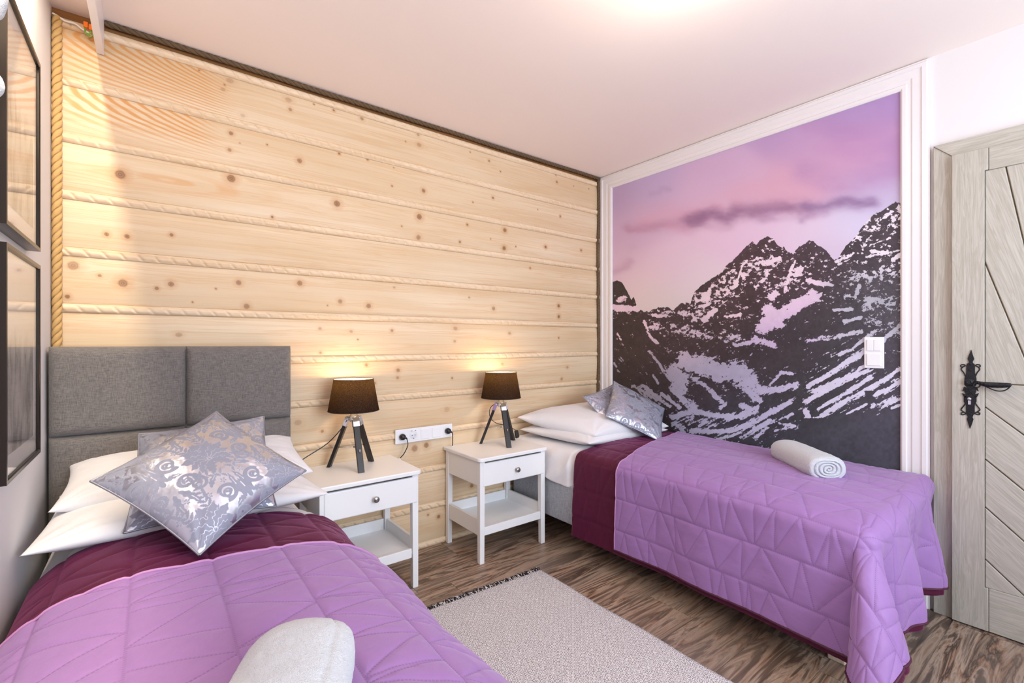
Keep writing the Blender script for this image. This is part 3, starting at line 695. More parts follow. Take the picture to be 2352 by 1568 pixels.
def quilt_mat(name, col, thread, sheen_col, rough=.55):
    m = mat(name, col, rough, spec=.3, sheen=.35); t = NT(m)
    t.p.inputs['Sheen Tint'].default_value = (*sheen_col, 1); t.p.inputs['Sheen Roughness'].default_value = .4
    sd = t.attr('sd').outputs['Fac']; sl = t.attr('sl').outputs['Fac']
    dots = t.ramp(t.math('ABSOLUTE', t.math('SINE', t.math('MULTIPLY', sl, 420.))), [(.35, 0), (.6, 1)])
    ln = t.ramp(sd, [(0, 1), (.0016, 1), (.0028, 0)])
    c = t.mix(t.math('MULTIPLY', t.math('MULTIPLY', ln, dots), .55), col, thread)
    cr = t.noise(t.obj(), 26, 4, .65, .6)
    c = t.mix(t.math('MULTIPLY', cr, .10), c, thread)
    t.base(c); fine = t.noise(t.obj(), 1200, 2)
    t.bump(t.math('ADD', t.math('MULTIPLY', cr, .8), t.math('MULTIPLY', fine, .05)), .22, .006); return m
M_mauve = quilt_mat('mauve_quilted_satin_cotton', rgb(154, 116, 173), rgb(90, 54, 106), (.9, .75, 1))
M_burg = quilt_mat('burgundy_quilted_cotton', rgb(78, 10, 46), rgb(36, 3, 22), (.7, .2, .5), .6)
M_mpipe = mat('mauve_piping', rgb(184, 132, 180), .5); M_bpipe = mat('burgundy_piping', rgb(70, 12, 44), .6)

def quilt(s, t, seed, sp=.18, A=.0048, fan=(.02, .10)):
    """puffy stitched relief; s across, t along; returns height, stitch distance, coordinate along stitches"""
    r = random.Random(seed)
    d = np.full(s.shape, 1.); sl = np.zeros(s.shape)
    smin, smax, tmin, tmax = s.min(), s.max(), t.min(), t.max()
    k0, k1 = int(math.floor(smin/sp))-1, int(math.ceil(smax/sp))+1
    for k in range(k0, k1):
        sa, sb = k*sp, (k+1)*sp; m = (s >= sa-.012) & (s <= sb+.012)
        if not m.any(): continue
        a, b = s[m], t[m]; dd = np.minimum(np.abs(a-sa), np.abs(a-sb)); ll = b.copy()
        tt = tmin-.2; side = 0
        while tt < tmax+.2:
            nt = tt+r.uniform(-.5, 1)*fan[1]*.5+r.choice([.01, .04, .07]); p = (sa if side == 0 else sb, tt); q = (sb if side == 0 else sa, nt)
            lo, hi = min(tt, nt)-.03, max(tt, nt)+.03; mm = (b > lo) & (b < hi)
            if mm.any():
                e, f = seg_d(a[mm], b[mm], *p, *q); cur = dd[mm]; w = e < cur; idx = np.where(mm)[0][w]; dd[idx] = e[w]; ll[idx] = (f*math.hypot(q[0]-p[0], q[1]-p[1]))[w]
            side = 1-side; tt = nt+(r.uniform(.0, .006) if r.random() < .6 else 0)
            if r.random() < .25: side = 1-side; tt += r.uniform(.01, .03)
            tt = max(tt, nt)
        old = d[m]; w = dd < old; old[w] = dd[w]; d[m] = old; x = sl[m]; x[w] = ll[w]; sl[m] = x
    seam = np.abs(s/sp-np.round(s/sp))*sp
    h = A*(1-np.exp(-d/.009))+A*.7*(1-np.exp(-seam/.014))
    h = h+.0022*fbm(s*9, t*9, seed, 3)+.0012*fbm(s*30, t*12, seed+5, 3)
    return h, d, sl
def displaced(name, P, h, mat_, parent=None, flip=False, thick=.006, extra=None):
    du = np.gradient(P, axis=0); dv = np.gradient(P, axis=1); N = np.cross(du, dv); N /= np.linalg.norm(N, axis=-1, keepdims=True)+1e-12
    if flip: N = -N
    Q = P+N*h[..., None]
    me = gridmesh(name, Q, flip=flip)
    if extra:
        for k, v in extra.items(): fattr(me, k, v)
    o = link(name, me, mat_, parent)
    if thick:
        md = o.modifiers.new('solid', 'SOLIDIFY'); md.thickness = thick; md.offset = -1; md.use_even_offset = False
    return o, Q
def edge_tube(name, pts, r, m, parent):
    p = [tuple(v) for v in pts[::3]]; return MB().tube(p, r, 8).build(name, m, parent)

# ================================================================== BED ALONG THE LEFT WALL
def rbox(name, a, b, r, mat_, parent=None, seg=4):
    o = box(name, a, b, mat_, parent, r, seg)
    for p in o.data.polygons: p.use_smooth = True
    return o
def bed_left():
    e = empty('bed', (.12, 1.5, 0), 'single bed along the left wall with a tall grey panelled headboard', 'bed')
    L = lambda p: (p[0]-.12, p[1]-1.5, p[2])
    def B(n, a, b, r, m, par=e, seg=4): return rbox(n, L(a), L(b), r, m, par, seg)
    B('bed_base', (-.303, .53, .05), (.545, 2.44, .34), .015, M_base)
    hb = B('headboard', (-.306, 2.47, .02), (.541, YW-.02, 1.225), .01, M_headboard)
    for xa, xb in ((-.305, .1205), (.1215, .541)):
        for za, zb in ((.895, 1.237), (.55, .8945)):
            n = 26; u, v = np.meshgrid(np.linspace(-1, 1, n), np.linspace(-1, 1, n), indexing='ij')
            uu = np.sign(u)*(1-(1-np.abs(u))**1.8); vv = np.sign(v)*(1-(1-np.abs(v))**1.8)
            f = (1-np.abs(uu)**14)**.5*(1-np.abs(vv)**14)**.5
            P = np.stack([(xa+xb)/2+(xb-xa)/2*uu, 2.475-.045*f-.004*(1-uu**2)*(1-vv**2), (za+zb)/2+(zb-za)/2*vv], -1)-np.array([.12, 1.5, 0])
            link('headboard_panel', gridmesh('headboard_panel', P), M_headboard, e)
    for x in (-.24, .48):
        for y in (.6, 2.36): MB().box(L((x-.03, y-.03, 0)), L((x+.03, y+.03, .05))).build('leg', M_black, e)
    mt = rbox('mattress', (-.285, .56, .34), (.535, 2.43, .528), .05, M_cotton, None, 5)
    tag(mt, 'white sheeted mattress under the bedding of the left bed', 'mattress')
bed_left()
prof1 = catmull([(-.3085,.30),(-.307,.46),(-.292,.522),(-.24,.566),(-.17,.604),(-.05,.626),(.10,.631),(.27,.622),(.40,.603),(.50,.572),(.58,.525),(.635,.470),(.665,.40),(.675,.30),(.68,.16)], 10)
seg = np.r_[0, np.cumsum(np.linalg.norm(np.diff(prof1, axis=0), axis=1))]
def bed1_cloth(name, y0, y1, off, seed, mat_, label, cat, step=.0042, q=True, ymid=0., umin=0., umax=None, thick=.006):
    ns = int(seg[-1]/step); nt = int((y0-y1)/step)
    s = np.linspace(umin, seg[-1] if umax is None else umax, ns); x = np.interp(s, seg, prof1[:, 0]); z = np.interp(s, seg, prof1[:, 1])
    tx = np.gradient(x, s); tz = np.gradient(z, s); x = x-tz*off; z = z+tx*off
    x = np.maximum(x, XL+.002+max(off, 0)*.3)
    Sg, Tt = np.meshgrid(s, np.linspace(0, 1, nt), indexing='ij')
    yst = y0+ymid*np.sin(np.clip((s-.2)/.8, 0, 1)*PI)[:, None]+.006*np.sin(s*9+seed)[:, None]
    T = (yst*(1-Tt)+y1*Tt)
    X = np.repeat(x[:, None], nt, 1); Z = np.repeat(z[:, None], nt, 1); X = np.maximum(X, XL+.004)
    # gentle billow of the duvet underneath
    bil = .007*fbm(X*3.2, T*3.2, 77, 3)+.004*fbm(X*9, T*7, 78, 2)
    lift = np.clip((X+.28)/.1, 0, 1); Z = Z+bil*lift
    X = X+np.where(X > .55, .008*np.sin(T*9.3+1.), 0)
    X = np.maximum(X, XL+.012)
    # foot end falls
    drop = np.clip(.56-T, 0, None); Z = np.maximum(Z-drop*2.2, .03); 
    P = np.stack([X, T, Z], -1)
    if q: h, d, sl = quilt(Sg+.035, T, seed)
    else: h = .003*fbm(X*20, T*14, seed, 3); d = np.ones(h.shape); sl = d
    o, Q = displaced(name, P, h*np.clip((X+.29)/.06, 0, 1), mat_, None, flip=True, thick=thick, extra={'sd': d, 'sl': sl})
    tag(o, label, cat); return o, Q
bed1_cloth('duvet', 2.17, .62, -.030, 3, M_cotton, 'white duvet peeking out above the burgundy cover on the left bed', 'duvet', .012, False, umin=.30, umax=seg[-1]*.93)
_, Q = bed1_cloth('bedspread', 2.0, .40, -.010, 21, M_burg, 'burgundy quilted bedspread on the left bed, showing as a band above the mauve one', 'bedspread', .0055)
o, Q = bed1_cloth('bedspread', 1.585, .34, .002, 42, M_mauve, 'mauve quilted bedspread spread over the burgundy cover of the left bed', 'bedspread', .0038)
edge_tube('piping', Q[:, 0]+np.array([0, .001, .001]), .0042, M_mpipe, o)

# ================================================================== BED ALONG THE RIGHT WALL
def bed_right():
    e = empty('bed', (2.43, 1.5, 0), 'single bed with light grey base standing along the mountain mural', 'bed')
    L = lambda p: (p[0]-2.43, p[1]-1.5, p[2])
    rbox('bed_base', L((1.982, .60, .165)), L((2.872, 2.56, .402)), .012, M_base, e)
    for x in (2.16, 2.70):
        for y in (.68, 2.50): MB().prism([(-.03, -.03), (.03, -.03), (.03, .03), (-.03, .03)], Matrix.Translation(L((x, y, 0))), 0, .165).build('leg', simple_pine('birch_bed_leg', rgb(206, 190, 170), rgb(170, 150, 124), 'Z'), e, .004)
    # mattress with a loose sheet hanging a little over the base
    ns, nt = 160, 200; s = np.linspace(0, 1, ns); 
    pr = catmull([(2.872,.42),(2.872,.53),(2.855,.585),(2.78,.603),(2.45,.612),(2.12,.606),(2.02,.590),(1.985,.545),(1.976,.48),(1.970,.402)], 12)
    sg = np.r_[0, np.cumsum(np.linalg.norm(np.diff(pr, axis=0), axis=1))]; s = np.linspace(0, sg[-1], ns)
    x = np.interp(s, sg, pr[:, 0]); z = np.interp(s, sg, pr[:, 1]); Y = np.linspace(2.575, .62, nt)
    X, T = np.meshgrid(x, Y, indexing='ij'); Z = np.repeat(z[:, None], nt, 1)
    side = np.clip((2.05-X)/.08, 0, 1)
    Z = Z-side*(.012*np.sin(T*7+.5)+.006*np.sin(T*19))*np.clip((.55-Z)/.15, 0, 1)
    X = X-side*(.006*np.sin(T*11+Z*22)+.004*np.sin(T*31+Z*40))
    cov = np.clip((2.02-T)/.05, 0, 1); Z = Z-.03*cov*np.clip((Z-.40)/.1, 0, 1); X = X+.035*cov*side
    P = np.stack([X, T, Z], -1)
    o, _ = displaced('mattress', P, .003*fbm(X*14, T*14, 3, 3)+.002*side*fbm(T*18+Z*30, Z*6, 8, 3), M_cotton, None, thick=.006)
    tag(o, 'mattress in a loose white sheet on the right bed', 'mattress')
bed_right()
def cloth2(name, off, seed, mat_, label, cat, ystart, side_drop, foot_drop, step, tilt=.52, wave=1.):
    XWl, Wd = 2.868, .825; X0 = XWl-Wd; Y0 = .575; R = .062+off; arc = R*PI/2
    ns = int((Wd+side_drop)/step); s = np.linspace(0, Wd+side_drop, ns)
    ys = ystart(XWl-np.minimum(s, Wd)); t0 = -ys; t1 = -Y0+foot_drop; nt = int((t1-t0.min())/step)
    Sg, U = np.meshgrid(s, np.linspace(0, 1, nt), indexing='ij')
    T = t0[:, None]+(t1-t0[:, None])*U      # T = -Y while on the top
    a = np.clip(Sg-Wd, 0, None); b = np.clip(T+Y0, 0, None)
    r = np.hypot(a, b); th = np.arctan2(b, a+1e-9); r = r*np.where((a > 0) & (b > 0), 1-.12*np.sin(2*th)-.10*np.sin(2*th)*(th-PI/4), 1)
    o_ = np.where(r < arc, R*np.sin(np.clip(r/R, 0, PI/2)), R); d_ = np.where(r < arc, R*(1-np.cos(np.clip(r/R, 0, PI/2))), R+(r-arc))
    rr = np.clip(r-arc, 0, None)
    both = (a > 0) & (b > 0)
    q = np.where(both, np.sin(2*th)**1.1, 0)
    tl = tilt*q+.03
    o_ = o_+rr*np.sin(tl); d_ = d_-rr*(1-np.cos(tl))
    # vertical folds along the foot, soft swells along the side
    foot = np.clip(b/.25, 0, 1)*np.clip(1-a/.22, 0, 1); sde = np.clip(a/.3, 0, 1)*np.clip(1-b/.15, 0, 1)
    fx = Sg
    o_ = o_+wave*foot*(.034*np.sin(2*PI*(Wd-fx)/.40-1.9)+.012*np.sin(2*PI*fx/.17))*np.clip(b/.3, 0, 1.4)
    o_ = o_-.035*foot*np.clip(1-Sg/.35, 0, 1)
    o_ = o_+wave*sde*(.008*np.sin(T*6.1+.8)+.005*np.sin(T*15.))
    d_ = d_+wave*foot*.0
    zt = .628+off+.012*np.sin(np.clip(Sg/Wd, 0, 1)*PI)+.008*fbm(Sg*4, T*3, 90, 3)*np.clip(1-r/.1, 0, 1)
    zt = zt-.02*np.clip((Sg-Wd+.25)/.25, 0, 1)**2-.018*np.clip((T+Y0+.3)/.3, 0, 1)**2*np.clip((Sg-.1)/.3, 0, 1)
    X = np.where(Sg < Wd, XWl-Sg, X0); Y = np.where(T < -Y0, -T, Y0)
    psi = th-np.where(both, .36*np.sin(2*th), 0)
    X = X-o_*np.where(a > 0, np.cos(psi), 0)*1.; Y = Y-o_*np.where(b > 0, np.where(a > 0, np.sin(psi), 1), 0)
    Z = zt-d_; zf = .008+max(off, 0)
    under = np.clip(zf-Z, 0, None); Z = np.maximum(Z, zf+.004*np.sin(T*30)*0)
    X = X-under*.5*np.where(both, np.cos(psi), 0); Y = Y-under*.5*np.where(both, np.sin(psi), 0)
    # keep clear of the wall and the door leaf
    X = np.minimum(X, np.where(Y < .56, 2.876, 2.884)); 
    h, dd, sl = quilt(Sg+.10, T, seed, .165, .0032)
    o, Q = displaced(name, np.stack([X, Y, Z], -1), h*np.clip((X*0+1), 0, 1), mat_, None, thick=.005, extra={'sd': dd, 'sl': sl})
    tag(o, label, cat); return o, Q
o, Q = cloth2('bedspread', -.006, 63, M_burg, 'burgundy quilted bedspread hanging down at the pillow end of the right bed', 'bedspread', lambda x: 1.965+0*x, .513, .468, .0075)
o, Q = cloth2('bedspread', .006, 84, M_mauve, 'mauve quilted bedspread draped over the side and foot of the right bed', 'bedspread', lambda x: 1.645+.205*np.clip((x-2.05)/.82, 0, 1), .505, .455, .0048)
edge_tube('piping', Q[-1], .0045, M_bpipe, o); edge_tube('piping', Q[:, -1], .0045, M_bpipe, o); edge_tube('piping', Q[:, 0], .003, M_mpipe, o)

# ================================================================== PILLOWS AND CUSHIONS
def patch(name, c, T, n=70, pinch=.05, mat_=None, seed=1, label='', cat='pillow', group=None, wr=.004, ex=3., sag=0., attr=None, asp=1., pipe=None, flat=.5):
    c = [np.array(v, float) for v in c]
    k = np.linspace(-1, 1, n); k = np.sign(k)*(1-(1-np.abs(k))**1.25)
    u, v = np.meshgrid(k, k, indexing='ij')
    pu = u*(1-pinch*(1-v**2)*np.abs(u)**3); pv = v*(1-pinch*(1-u**2)*np.abs(v)**3)
    a, b = (pu+1)/2, (pv+1)/2
    P = (c[0]*((1-a)*(1-b))[..., None]+c[1]*(a*(1-b))[..., None]+c[2]*(a*b)[..., None]+c[3]*((1-a)*b)[..., None])
    N = np.cross(c[1]-c[0], c[3]-c[0]); N /= np.linalg.norm(N)
    prof = np.clip((1-np.abs(u)**ex)*(1-np.abs(v)**ex), 0, 1)**flat
    w = np.linalg.norm(c[1]-c[0]); hh = np.linalg.norm(c[3]-c[0])
    rim = np.clip((1-np.abs(u))*8, 0, 1)*np.clip((1-np.abs(v))*8, 0, 1)
    # pulled creases running from the corners
    ang = 0
    for su in (-1, 1):
        for sv in (-1, 1):
            dx, dy = (u-su), (v-sv); rad = np.hypot(dx, dy); th = np.arctan2(dy, dx)
            ang = ang+np.exp(-(rad/.55)**2)*np.sin(th*14+seed+rad*3)*np.clip(rad/.15, 0, 1)
    wrk = wr*(fbm(u*3.5+seed, v*3.5, seed, 4)+.8*ang)*(.25+.75*rim)
    Ps = []
    for sg in (1, -1):
        Ps.append(P+N*(sg*(T/2*prof)+wrk*(1 if sg > 0 else .8)*np.clip(prof*2, 0, 1))[..., None]+N*(sag*(u**2+v**2-1))[..., None])
    F = np.concatenate([gridfaces(n, n), gridfaces(n, n, off=n*n, flip=True)])
    V = np.concatenate([Ps[0].reshape(-1, 3), Ps[1].reshape(-1, 3)])
    ctr = V.mean(0); me = npmesh(name, V-ctr, F)
    if attr: fattr(me, 'pat', np.tile(attr(u*w/2, v*hh/2).ravel(), 2))
    bm = bmesh.new(); bm.from_mesh(me); bmesh.ops.remove_doubles(bm, verts=bm.verts, dist=1e-6); bm.to_mesh(me); bm.free()
    o = link(name, me, mat_); o.location = ctr; tag(o, label, cat, group)
    if pipe:
        rp = np.concatenate([Ps[0][:, 0], Ps[0][-1, 1:], Ps[0][::-1, -1][1:], Ps[0][0, ::-1][1:]])-ctr
        MB().tube([tuple(p) for p in rp[::2]], .0035, 6, False).build('seam_piping', pipe, o)
    return o
patch('pillow', [(-.298,1.925,.640),(.570,1.945,.645),(.53,2.42,.68),(-.27,2.42,.68)], .105, mat_=M_cotton, seed=3, label='large white pillow lying flat at the head of the left bed, corners reaching both sides', cat='pillow', wr=.004)
patch('pillow', [(-.265,2.13,.700),(.56,2.13,.695),(.535,2.44,.80),(-.245,2.44,.785)], .14, mat_=M_cotton, seed=8, label='white pillow leaning on the grey headboard behind the patterned cushions', cat='pillow', wr=.004)
patch('pillow', [(2.07,1.93,.650),(2.84,1.91,.650),(2.86,2.53,.665),(2.015,2.53,.655)], .11, mat_=M_cotton, seed=13, label='lower white pillow of the stack on the right bed beside the lamp', cat='pillow', wr=.003)
patch('pillow', [(2.15,1.955,.685),(2.84,1.905,.675),(2.86,2.52,.76),(1.985,2.52,.742)], .17, mat_=M_cotton, seed=19, label='plump upper white pillow of the stack on the right bed', cat='pillow', wr=.005)

def damask(x, y):
    """woven ornament: 1 = raised leaf, 0 = satin ground; tile .27 x .40 m, half drop, mirrored"""
    out = np.full(x.shape, -1.); line = np.full(x.shape, 1.)
    tw, thh = .285, .40
    for oy, ox in ((0, 0), (.5, .5)):
        X = x/tw+ox+.5; Yv = y/thh+oy+.5; X = (X-np.floor(X)-.5)*tw; Yv = (Yv-np.floor(Yv)-.5)*thh; X = np.abs(X)
        def leaf(x0, y0, x1, y1, w, bend=0., vein=True):
            nonlocal out, line
            L = math.hypot(x1-x0, y1-y0); ux, uy = (x1-x0)/L, (y1-y0)/L
            a = (X-x0)*ux+(Yv-y0)*uy; b = -(X-x0)*uy+(Yv-y0)*ux; t_ = np.clip(a/L, 0, 1)
            b = b-bend*np.sin(t_*PI); ww = w*np.sin(np.clip(t_, 0, 1)**.8*PI)**.8*(1+.18*np.sin(t_*26))
            s_ = np.where((a > 0) & (a < L), ww-np.abs(b), -1)
            if w > .0135: line = np.minimum(line, np.where(out > .0022, np.abs(s_)-.0007, 1))
            out = np.maximum(out, s_)
            if vein: line = np.minimum(line, np.where((a > .5*L) & (a < .82*L) & (w < .0135), np.abs(b)-.0011, 1))
        def dot(cx, cy, r): 
            nonlocal out; out = np.maximum(out, r-np.hypot(X-cx, Yv-cy))
        def flower(cx, cy, r):
            nonlocal out, line
            q = np.hypot(X-cx, Yv-cy); th = np.arctan2(Yv-cy, X-cx); out = np.maximum(out, r*(.72+.28*np.cos(5*th))-q); line = np.minimum(line, np.abs(q-r*.3)-.0008)
        def spiral(cx, cy, r, w, turn, a0, dr=1):
            nonlocal out
            q = np.hypot(X-cx, Yv-cy); th = (np.arctan2(Yv-cy, X-cx)*dr-a0) % (2*PI)
            for k in range(2):
                rad = r*(1-(th+2*PI*k)/(2*PI*turn)); wv = w*(1-(th+2*PI*k)/(2*PI*turn*1.2))
                out = np.maximum(out, np.where(rad > 0, wv-np.abs(q-rad), -1))
            dot(cx, cy, r*.16)
        # central palmette
        for ang, ln, w in ((90, .088, .017), (60, .084, .018), (30, .078, .018), (0, .062, .015), (-32, .058, .015), (-66, .062, .015)):
            a = R_(ang); leaf(.004*math.cos(a), .0+.004*math.sin(a), .004+ln*math.cos(a), ln*math.sin(a), w, .006 if ang < 80 else 0)
        flower(0, .004, .020)
        flower(.05, .095, .011); flower(.086, -.055, .010); flower(0, .125, .010); flower(.032, -.092, .010)
        spiral(.092, .070, .030, .0065, 2., 4.2); spiral(.098, -.020, .026, .006, 2., 2.5, -1); spiral(.045, -.135, .030, .006, 2., .5)
        spiral(.060, .150, .024, .0055, 1.9, 5.4, -1)
        # feathery sprays
        for i in range(9):
            f = i/8; px_, py_ = .118-.05*f*f, -.16+.12*f; a = R_(150-60*f)
            leaf(px_, py_, px_+.030*math.cos(a), py_+.030*math.sin(a), .0045, .002, False); leaf(px_, py_, px_+.026*math.cos(a-1.5), py_+.026*math.sin(a-1.5), .0045, .002, False)
        for i in range(8):
            f = i/7; px_, py_ = .02+.10*f, .175-.045*f*f; a = R_(70-20*f)
            leaf(px_, py_, px_+.028*math.cos(a), py_+.028*math.sin(a), .0045, .002, False); leaf(px_, py_, px_+.022*math.cos(a-2.), py_+.022*math.sin(a-2.), .004, .002, False)
        leaf(.128, .02, .136, .12, .010, .004); leaf(.135, -.03, .118, -.11, .010, -.004); leaf(.0, -.19, .0, -.115, .012)
        leaf(.01, -.175, .055, -.19, .008, .004); leaf(.07, .11, .115, .14, .008, .005)
    v = np.clip(out/.0016+.5, 0, 1)*np.clip(line/.0010+.4, 0, 1)
    return v
def satin():
    m = mat('silver_damask_satin', (.5, .5, .55), .3, .7); t = NT(m); p = t.attr('pat').outputs['Fac']
    t.base(t.mix(p, rgb(214, 218, 232), rgb(148, 151, 167)))
    t.l(t.ramp(p, [(0, .29), (1, .6)]), t.p.inputs['Roughness']); t.l(t.ramp(p, [(0, .92), (1, .12)]), t.p.inputs['Metallic'])
    f = t.noise(t.mapv(t.obj(), (1, 1, 1)), 9, 3, .55, .4)
    t.bump(t.math('ADD', t.math('MULTIPLY', p, .05), f), .4, .008)
    return m
M_satin = satin(); M_spipe = mat('silver_satin_piping', rgb(150, 152, 165), .35, .6)
dk = dict(mat_=M_satin, cat='cushion', attr=damask, pinch=.06, ex=2.6, flat=.62, group=None)
patch('cushion', [(-.067,1.925,.650),(.367,1.90,.650),(.381,2.215,.94),(-.036,2.27,.906)], .13, n=200, seed=23, label='silver damask cushion propped upright behind the front one on the left bed', pipe=M_spipe, wr=.0035, **dk)
patch('cushion', [(.112,1.63,.636),(.456,1.841,.779),(.2,2.115,.988),(-.145,1.912,.831)], .15, n=300, seed=29, label='shiny silver damask cushion set cornerwise in front on the left bed', pipe=M_spipe, wr=.0035, **dk)
patch('cushion', [(2.37,1.955,.632),(2.80,2.00,.612),(2.735,2.30,.948),(2.335,2.235,.885)], .10, n=180, seed=31, label='silver damask cushion behind, touching the white pillows of the right bed', pipe=M_spipe, wr=.004, **dk)
patch('cushion', [(2.557,1.767,.622),(2.864,1.957,.789),(2.602,2.191,.98),(2.301,2.009,.785)], .11, n=220, seed=37, label='grey damask cushion standing on its corner against the mountain mural', pipe=M_spipe, wr=.003, **dk)

# ================================================================== TOWELS
def terry():
    m = mat('white_terry', rgb(224, 227, 232), .95, spec=.1, sheen=.4); t = NT(m); v = t.obj()
    a = t.noise(v, 130, 4, .7); b = t.noise(v, 600, 2, .6); t.bump(t.math('ADD', a, t.math('MULTIPLY', b, .5)), .9, .008); return m
M_terry = terry()
def towel(name, p0, p1, rw, rh, label, seed, bulge=.0, rd=.86):
    p0, p1 = Vector(p0), Vector(p1); ax = (p1-p0); L = ax.length; ax.normalize(); sd = ax.cross(Vector((0, 0, 1))).normalized(); up = sd.cross(ax)
    ns, n = 90, 120; t_ = np.linspace(0, 1, ns); th = np.linspace(0, 2*PI, n, endpoint=False)
    Tg, A = np.meshgrid(t_, th, indexing='ij')
    end = np.minimum(Tg, 1-Tg)*L; rnd = np.sqrt(np.clip(1-(1-np.clip(end/(.03+.09*(1-rd)), 0, 1))**2, 0, 1)); rnd = rd+(1-rd)*rnd
    cx, cy_ = np.cos(A), np.sin(A); ex = .82
    sx = np.sign(cx)*np.abs(cx)**ex; sy = np.sign(cy_)*np.abs(cy_)**ex
    k = rnd*(1+bulge*np.sin(Tg*PI))*(1+.05*fbm(Tg*3+seed, np.cos(A)*1.5+np.sin(A)*.9, seed, 3)+.022*fbm(Tg*34, np.cos(A)*12+np.sin(A)*8, seed+2, 4, .7))
    # flap edge running along the roll
    flap = np.exp(-((A-2.2)/.06)**2)*.05; k = k-flap
    P = np.zeros((ns, n, 3)); o3 = np.array(p0); a3, s3, u3 = map(np.array, (ax, sd, up))
    P = o3+a3*(Tg*L)[..., None]+s3*(rw*sx*k)[..., None]+u3*(rh*sy*k)[..., None]
    # rolled end faces with spiral grooves
    nr = 46; caps = []
    for e, sg in ((0, -1), (ns-1, 1)):
        f = np.linspace(1, 0, nr)[:, None]; ring = P[e][None]; c = ring.mean(1, keepdims=True); Q = c+(ring-c)*f[..., None]
        ph = f*4.2+sg*th[None]/(2*PI)+.12*np.sin(2*th[None]+f*5); fr = ph-np.floor(ph)
        g = -.012*np.exp(-((fr-.5)/.13)**2)*np.clip((1-f)*6, 0, 1)+.006*np.clip((1-f)*4, 0, 1)
        caps.append(Q+a3*(sg*g)[..., None])
    V = np.concatenate([P.reshape(-1, 3)]+[c.reshape(-1, 3) for c in caps])
    F = np.concatenate([gridfaces(ns, n, wv=True), gridfaces(nr, n, wv=True, off=ns*n, flip=False), gridfaces(nr, n, wv=True, off=ns*n+nr*n)])
    me = npmesh(name, V-np.array(p0), F)
    bm = bmesh.new(); bm.from_mesh(me); bmesh.ops.remove_doubles(bm, verts=bm.verts, dist=1e-5); bmesh.ops.recalc_face_normals(bm, faces=bm.faces); bm.to_mesh(me); bm.free()
    o = link(name, me, M_terry); o.location = p0; tag(o, label, 'towel'); return o
towel('towel', (2.66,1.08,.688), (2.415,.80,.684), .085, .056, 'rolled white towel lying on the mauve bedspread of the right bed', 5)
towel('towel', (.245,.955,.684), (.06,.58,.690), .090, .060, 'rolled white towel on the left bed at the bottom edge of the photo', 9, .05, .42)

# ================================================================== NIGHTSTANDS
def nightstand(x, y, label):
    e = empty('nightstand', (x, y, 0), label, 'nightstand', group='white nightstands between the beds')
    w, d = .488, .39; l = .034
    for i, (a, b) in enumerate(((0, 0), (w-l, 0), (0, d-l), (w-l, d-l))):
        MB().add([(a+.004*(a > 0), b+.004*(b > 0), 0), (a+l-.004*(a == 0), b+.004*(b > 0), 0), (a+l-.004*(a == 0), b+l-.004*(b == 0), 0), (a+.004*(a > 0), b+l-.004*(b == 0), 0), (a, b, .578), (a+l, b, .578), (a+l, b+l, .578), (a, b+l, .578)],
                 [(3, 2, 1, 0), (4, 5, 6, 7), (0, 1, 5, 4), (1, 2, 6, 5), (2, 3, 7, 6), (3, 0, 4, 7)]).build('leg', M_white, e, .003)
    tp = MB(); r = .03; x0, x1, y0, y1 = -.016, w+.016, -.018, d+.004; pts = []
    for cx_, cy_, a0 in ((x1-r, y0+r, -90), (x1-r*.2, y1-r*.2, 0), (x0+r*.2, y1-r*.2, 90), (x0+r, y0+r, 180)):
        rr = r if cy_ < .1 else r*.2
        for k in range(7): a = R_(a0+k*15); pts.append((cx_+rr*math.cos(a), cy_+rr*math.sin(a)))
    tp.prism(pts, Matrix.Identity(4), .580, .602); tp.build('top', M_white, e, .005, 3)
    box('side_panel', (.003, l, .440), (.018, d-l, .578), M_white, e, .001); box('side_panel', (w-.018, l, .440), (w-.003, d-l, .578), M_white, e, .001)
    box('back_panel', (l, d-.018, .440), (w-l, d-.006, .578), M_white, e)
    box('drawer_bottom', (l, l*.5, .440), (w-l, d-l, .448), M_white, e)
    dr = box('drawer', (l*.55, -.004, .436), (w-.006, .016, .568), M_white, e, .006, 3)
    kb = MB().lathe([(0, -.026), (.0125, -.026), (.0150, -.022), (.0150, -.018), (.009, -.014), (.006, -.008), (.007, 0)], n=24, M=Matrix.Translation((w/2+.012, -.004, .500)) @ Matrix.Rotation(-PI/2, 4, 'X') @ Matrix.Scale(1, 4))
    kb.build('knob', M_knob, dr)
    sh = MB(); sh.box((l*.3, l*.3, .176), (w-l*.3, d-l*.3, .188)); sh.build('shelf', M_white, e, .001)
    box('shelf_rail', (.006, l, .155), (.022, d-l, .248), M_white, e, .002); box('shelf_rail', (w-.022, l, .155), (w-.006, d-l, .248), M_white, e, .002)
    box('shelf_rail', (l, d-.022, .155), (w-l, d-.008, .248), M_white, e, .002); box('shelf_rail', (l, .006, .155), (w-l, .020, .202), M_white, e, .002)
    return e
M_knob = mat('brushed_nickel', (.42, .40, .38), .28, 1)
nightstand(.602, 2.200, 'white one-drawer nightstand beside the left bed, partly hidden by it')
nightstand(1.470, 2.200, 'white one-drawer nightstand with open shelf beside the right bed')

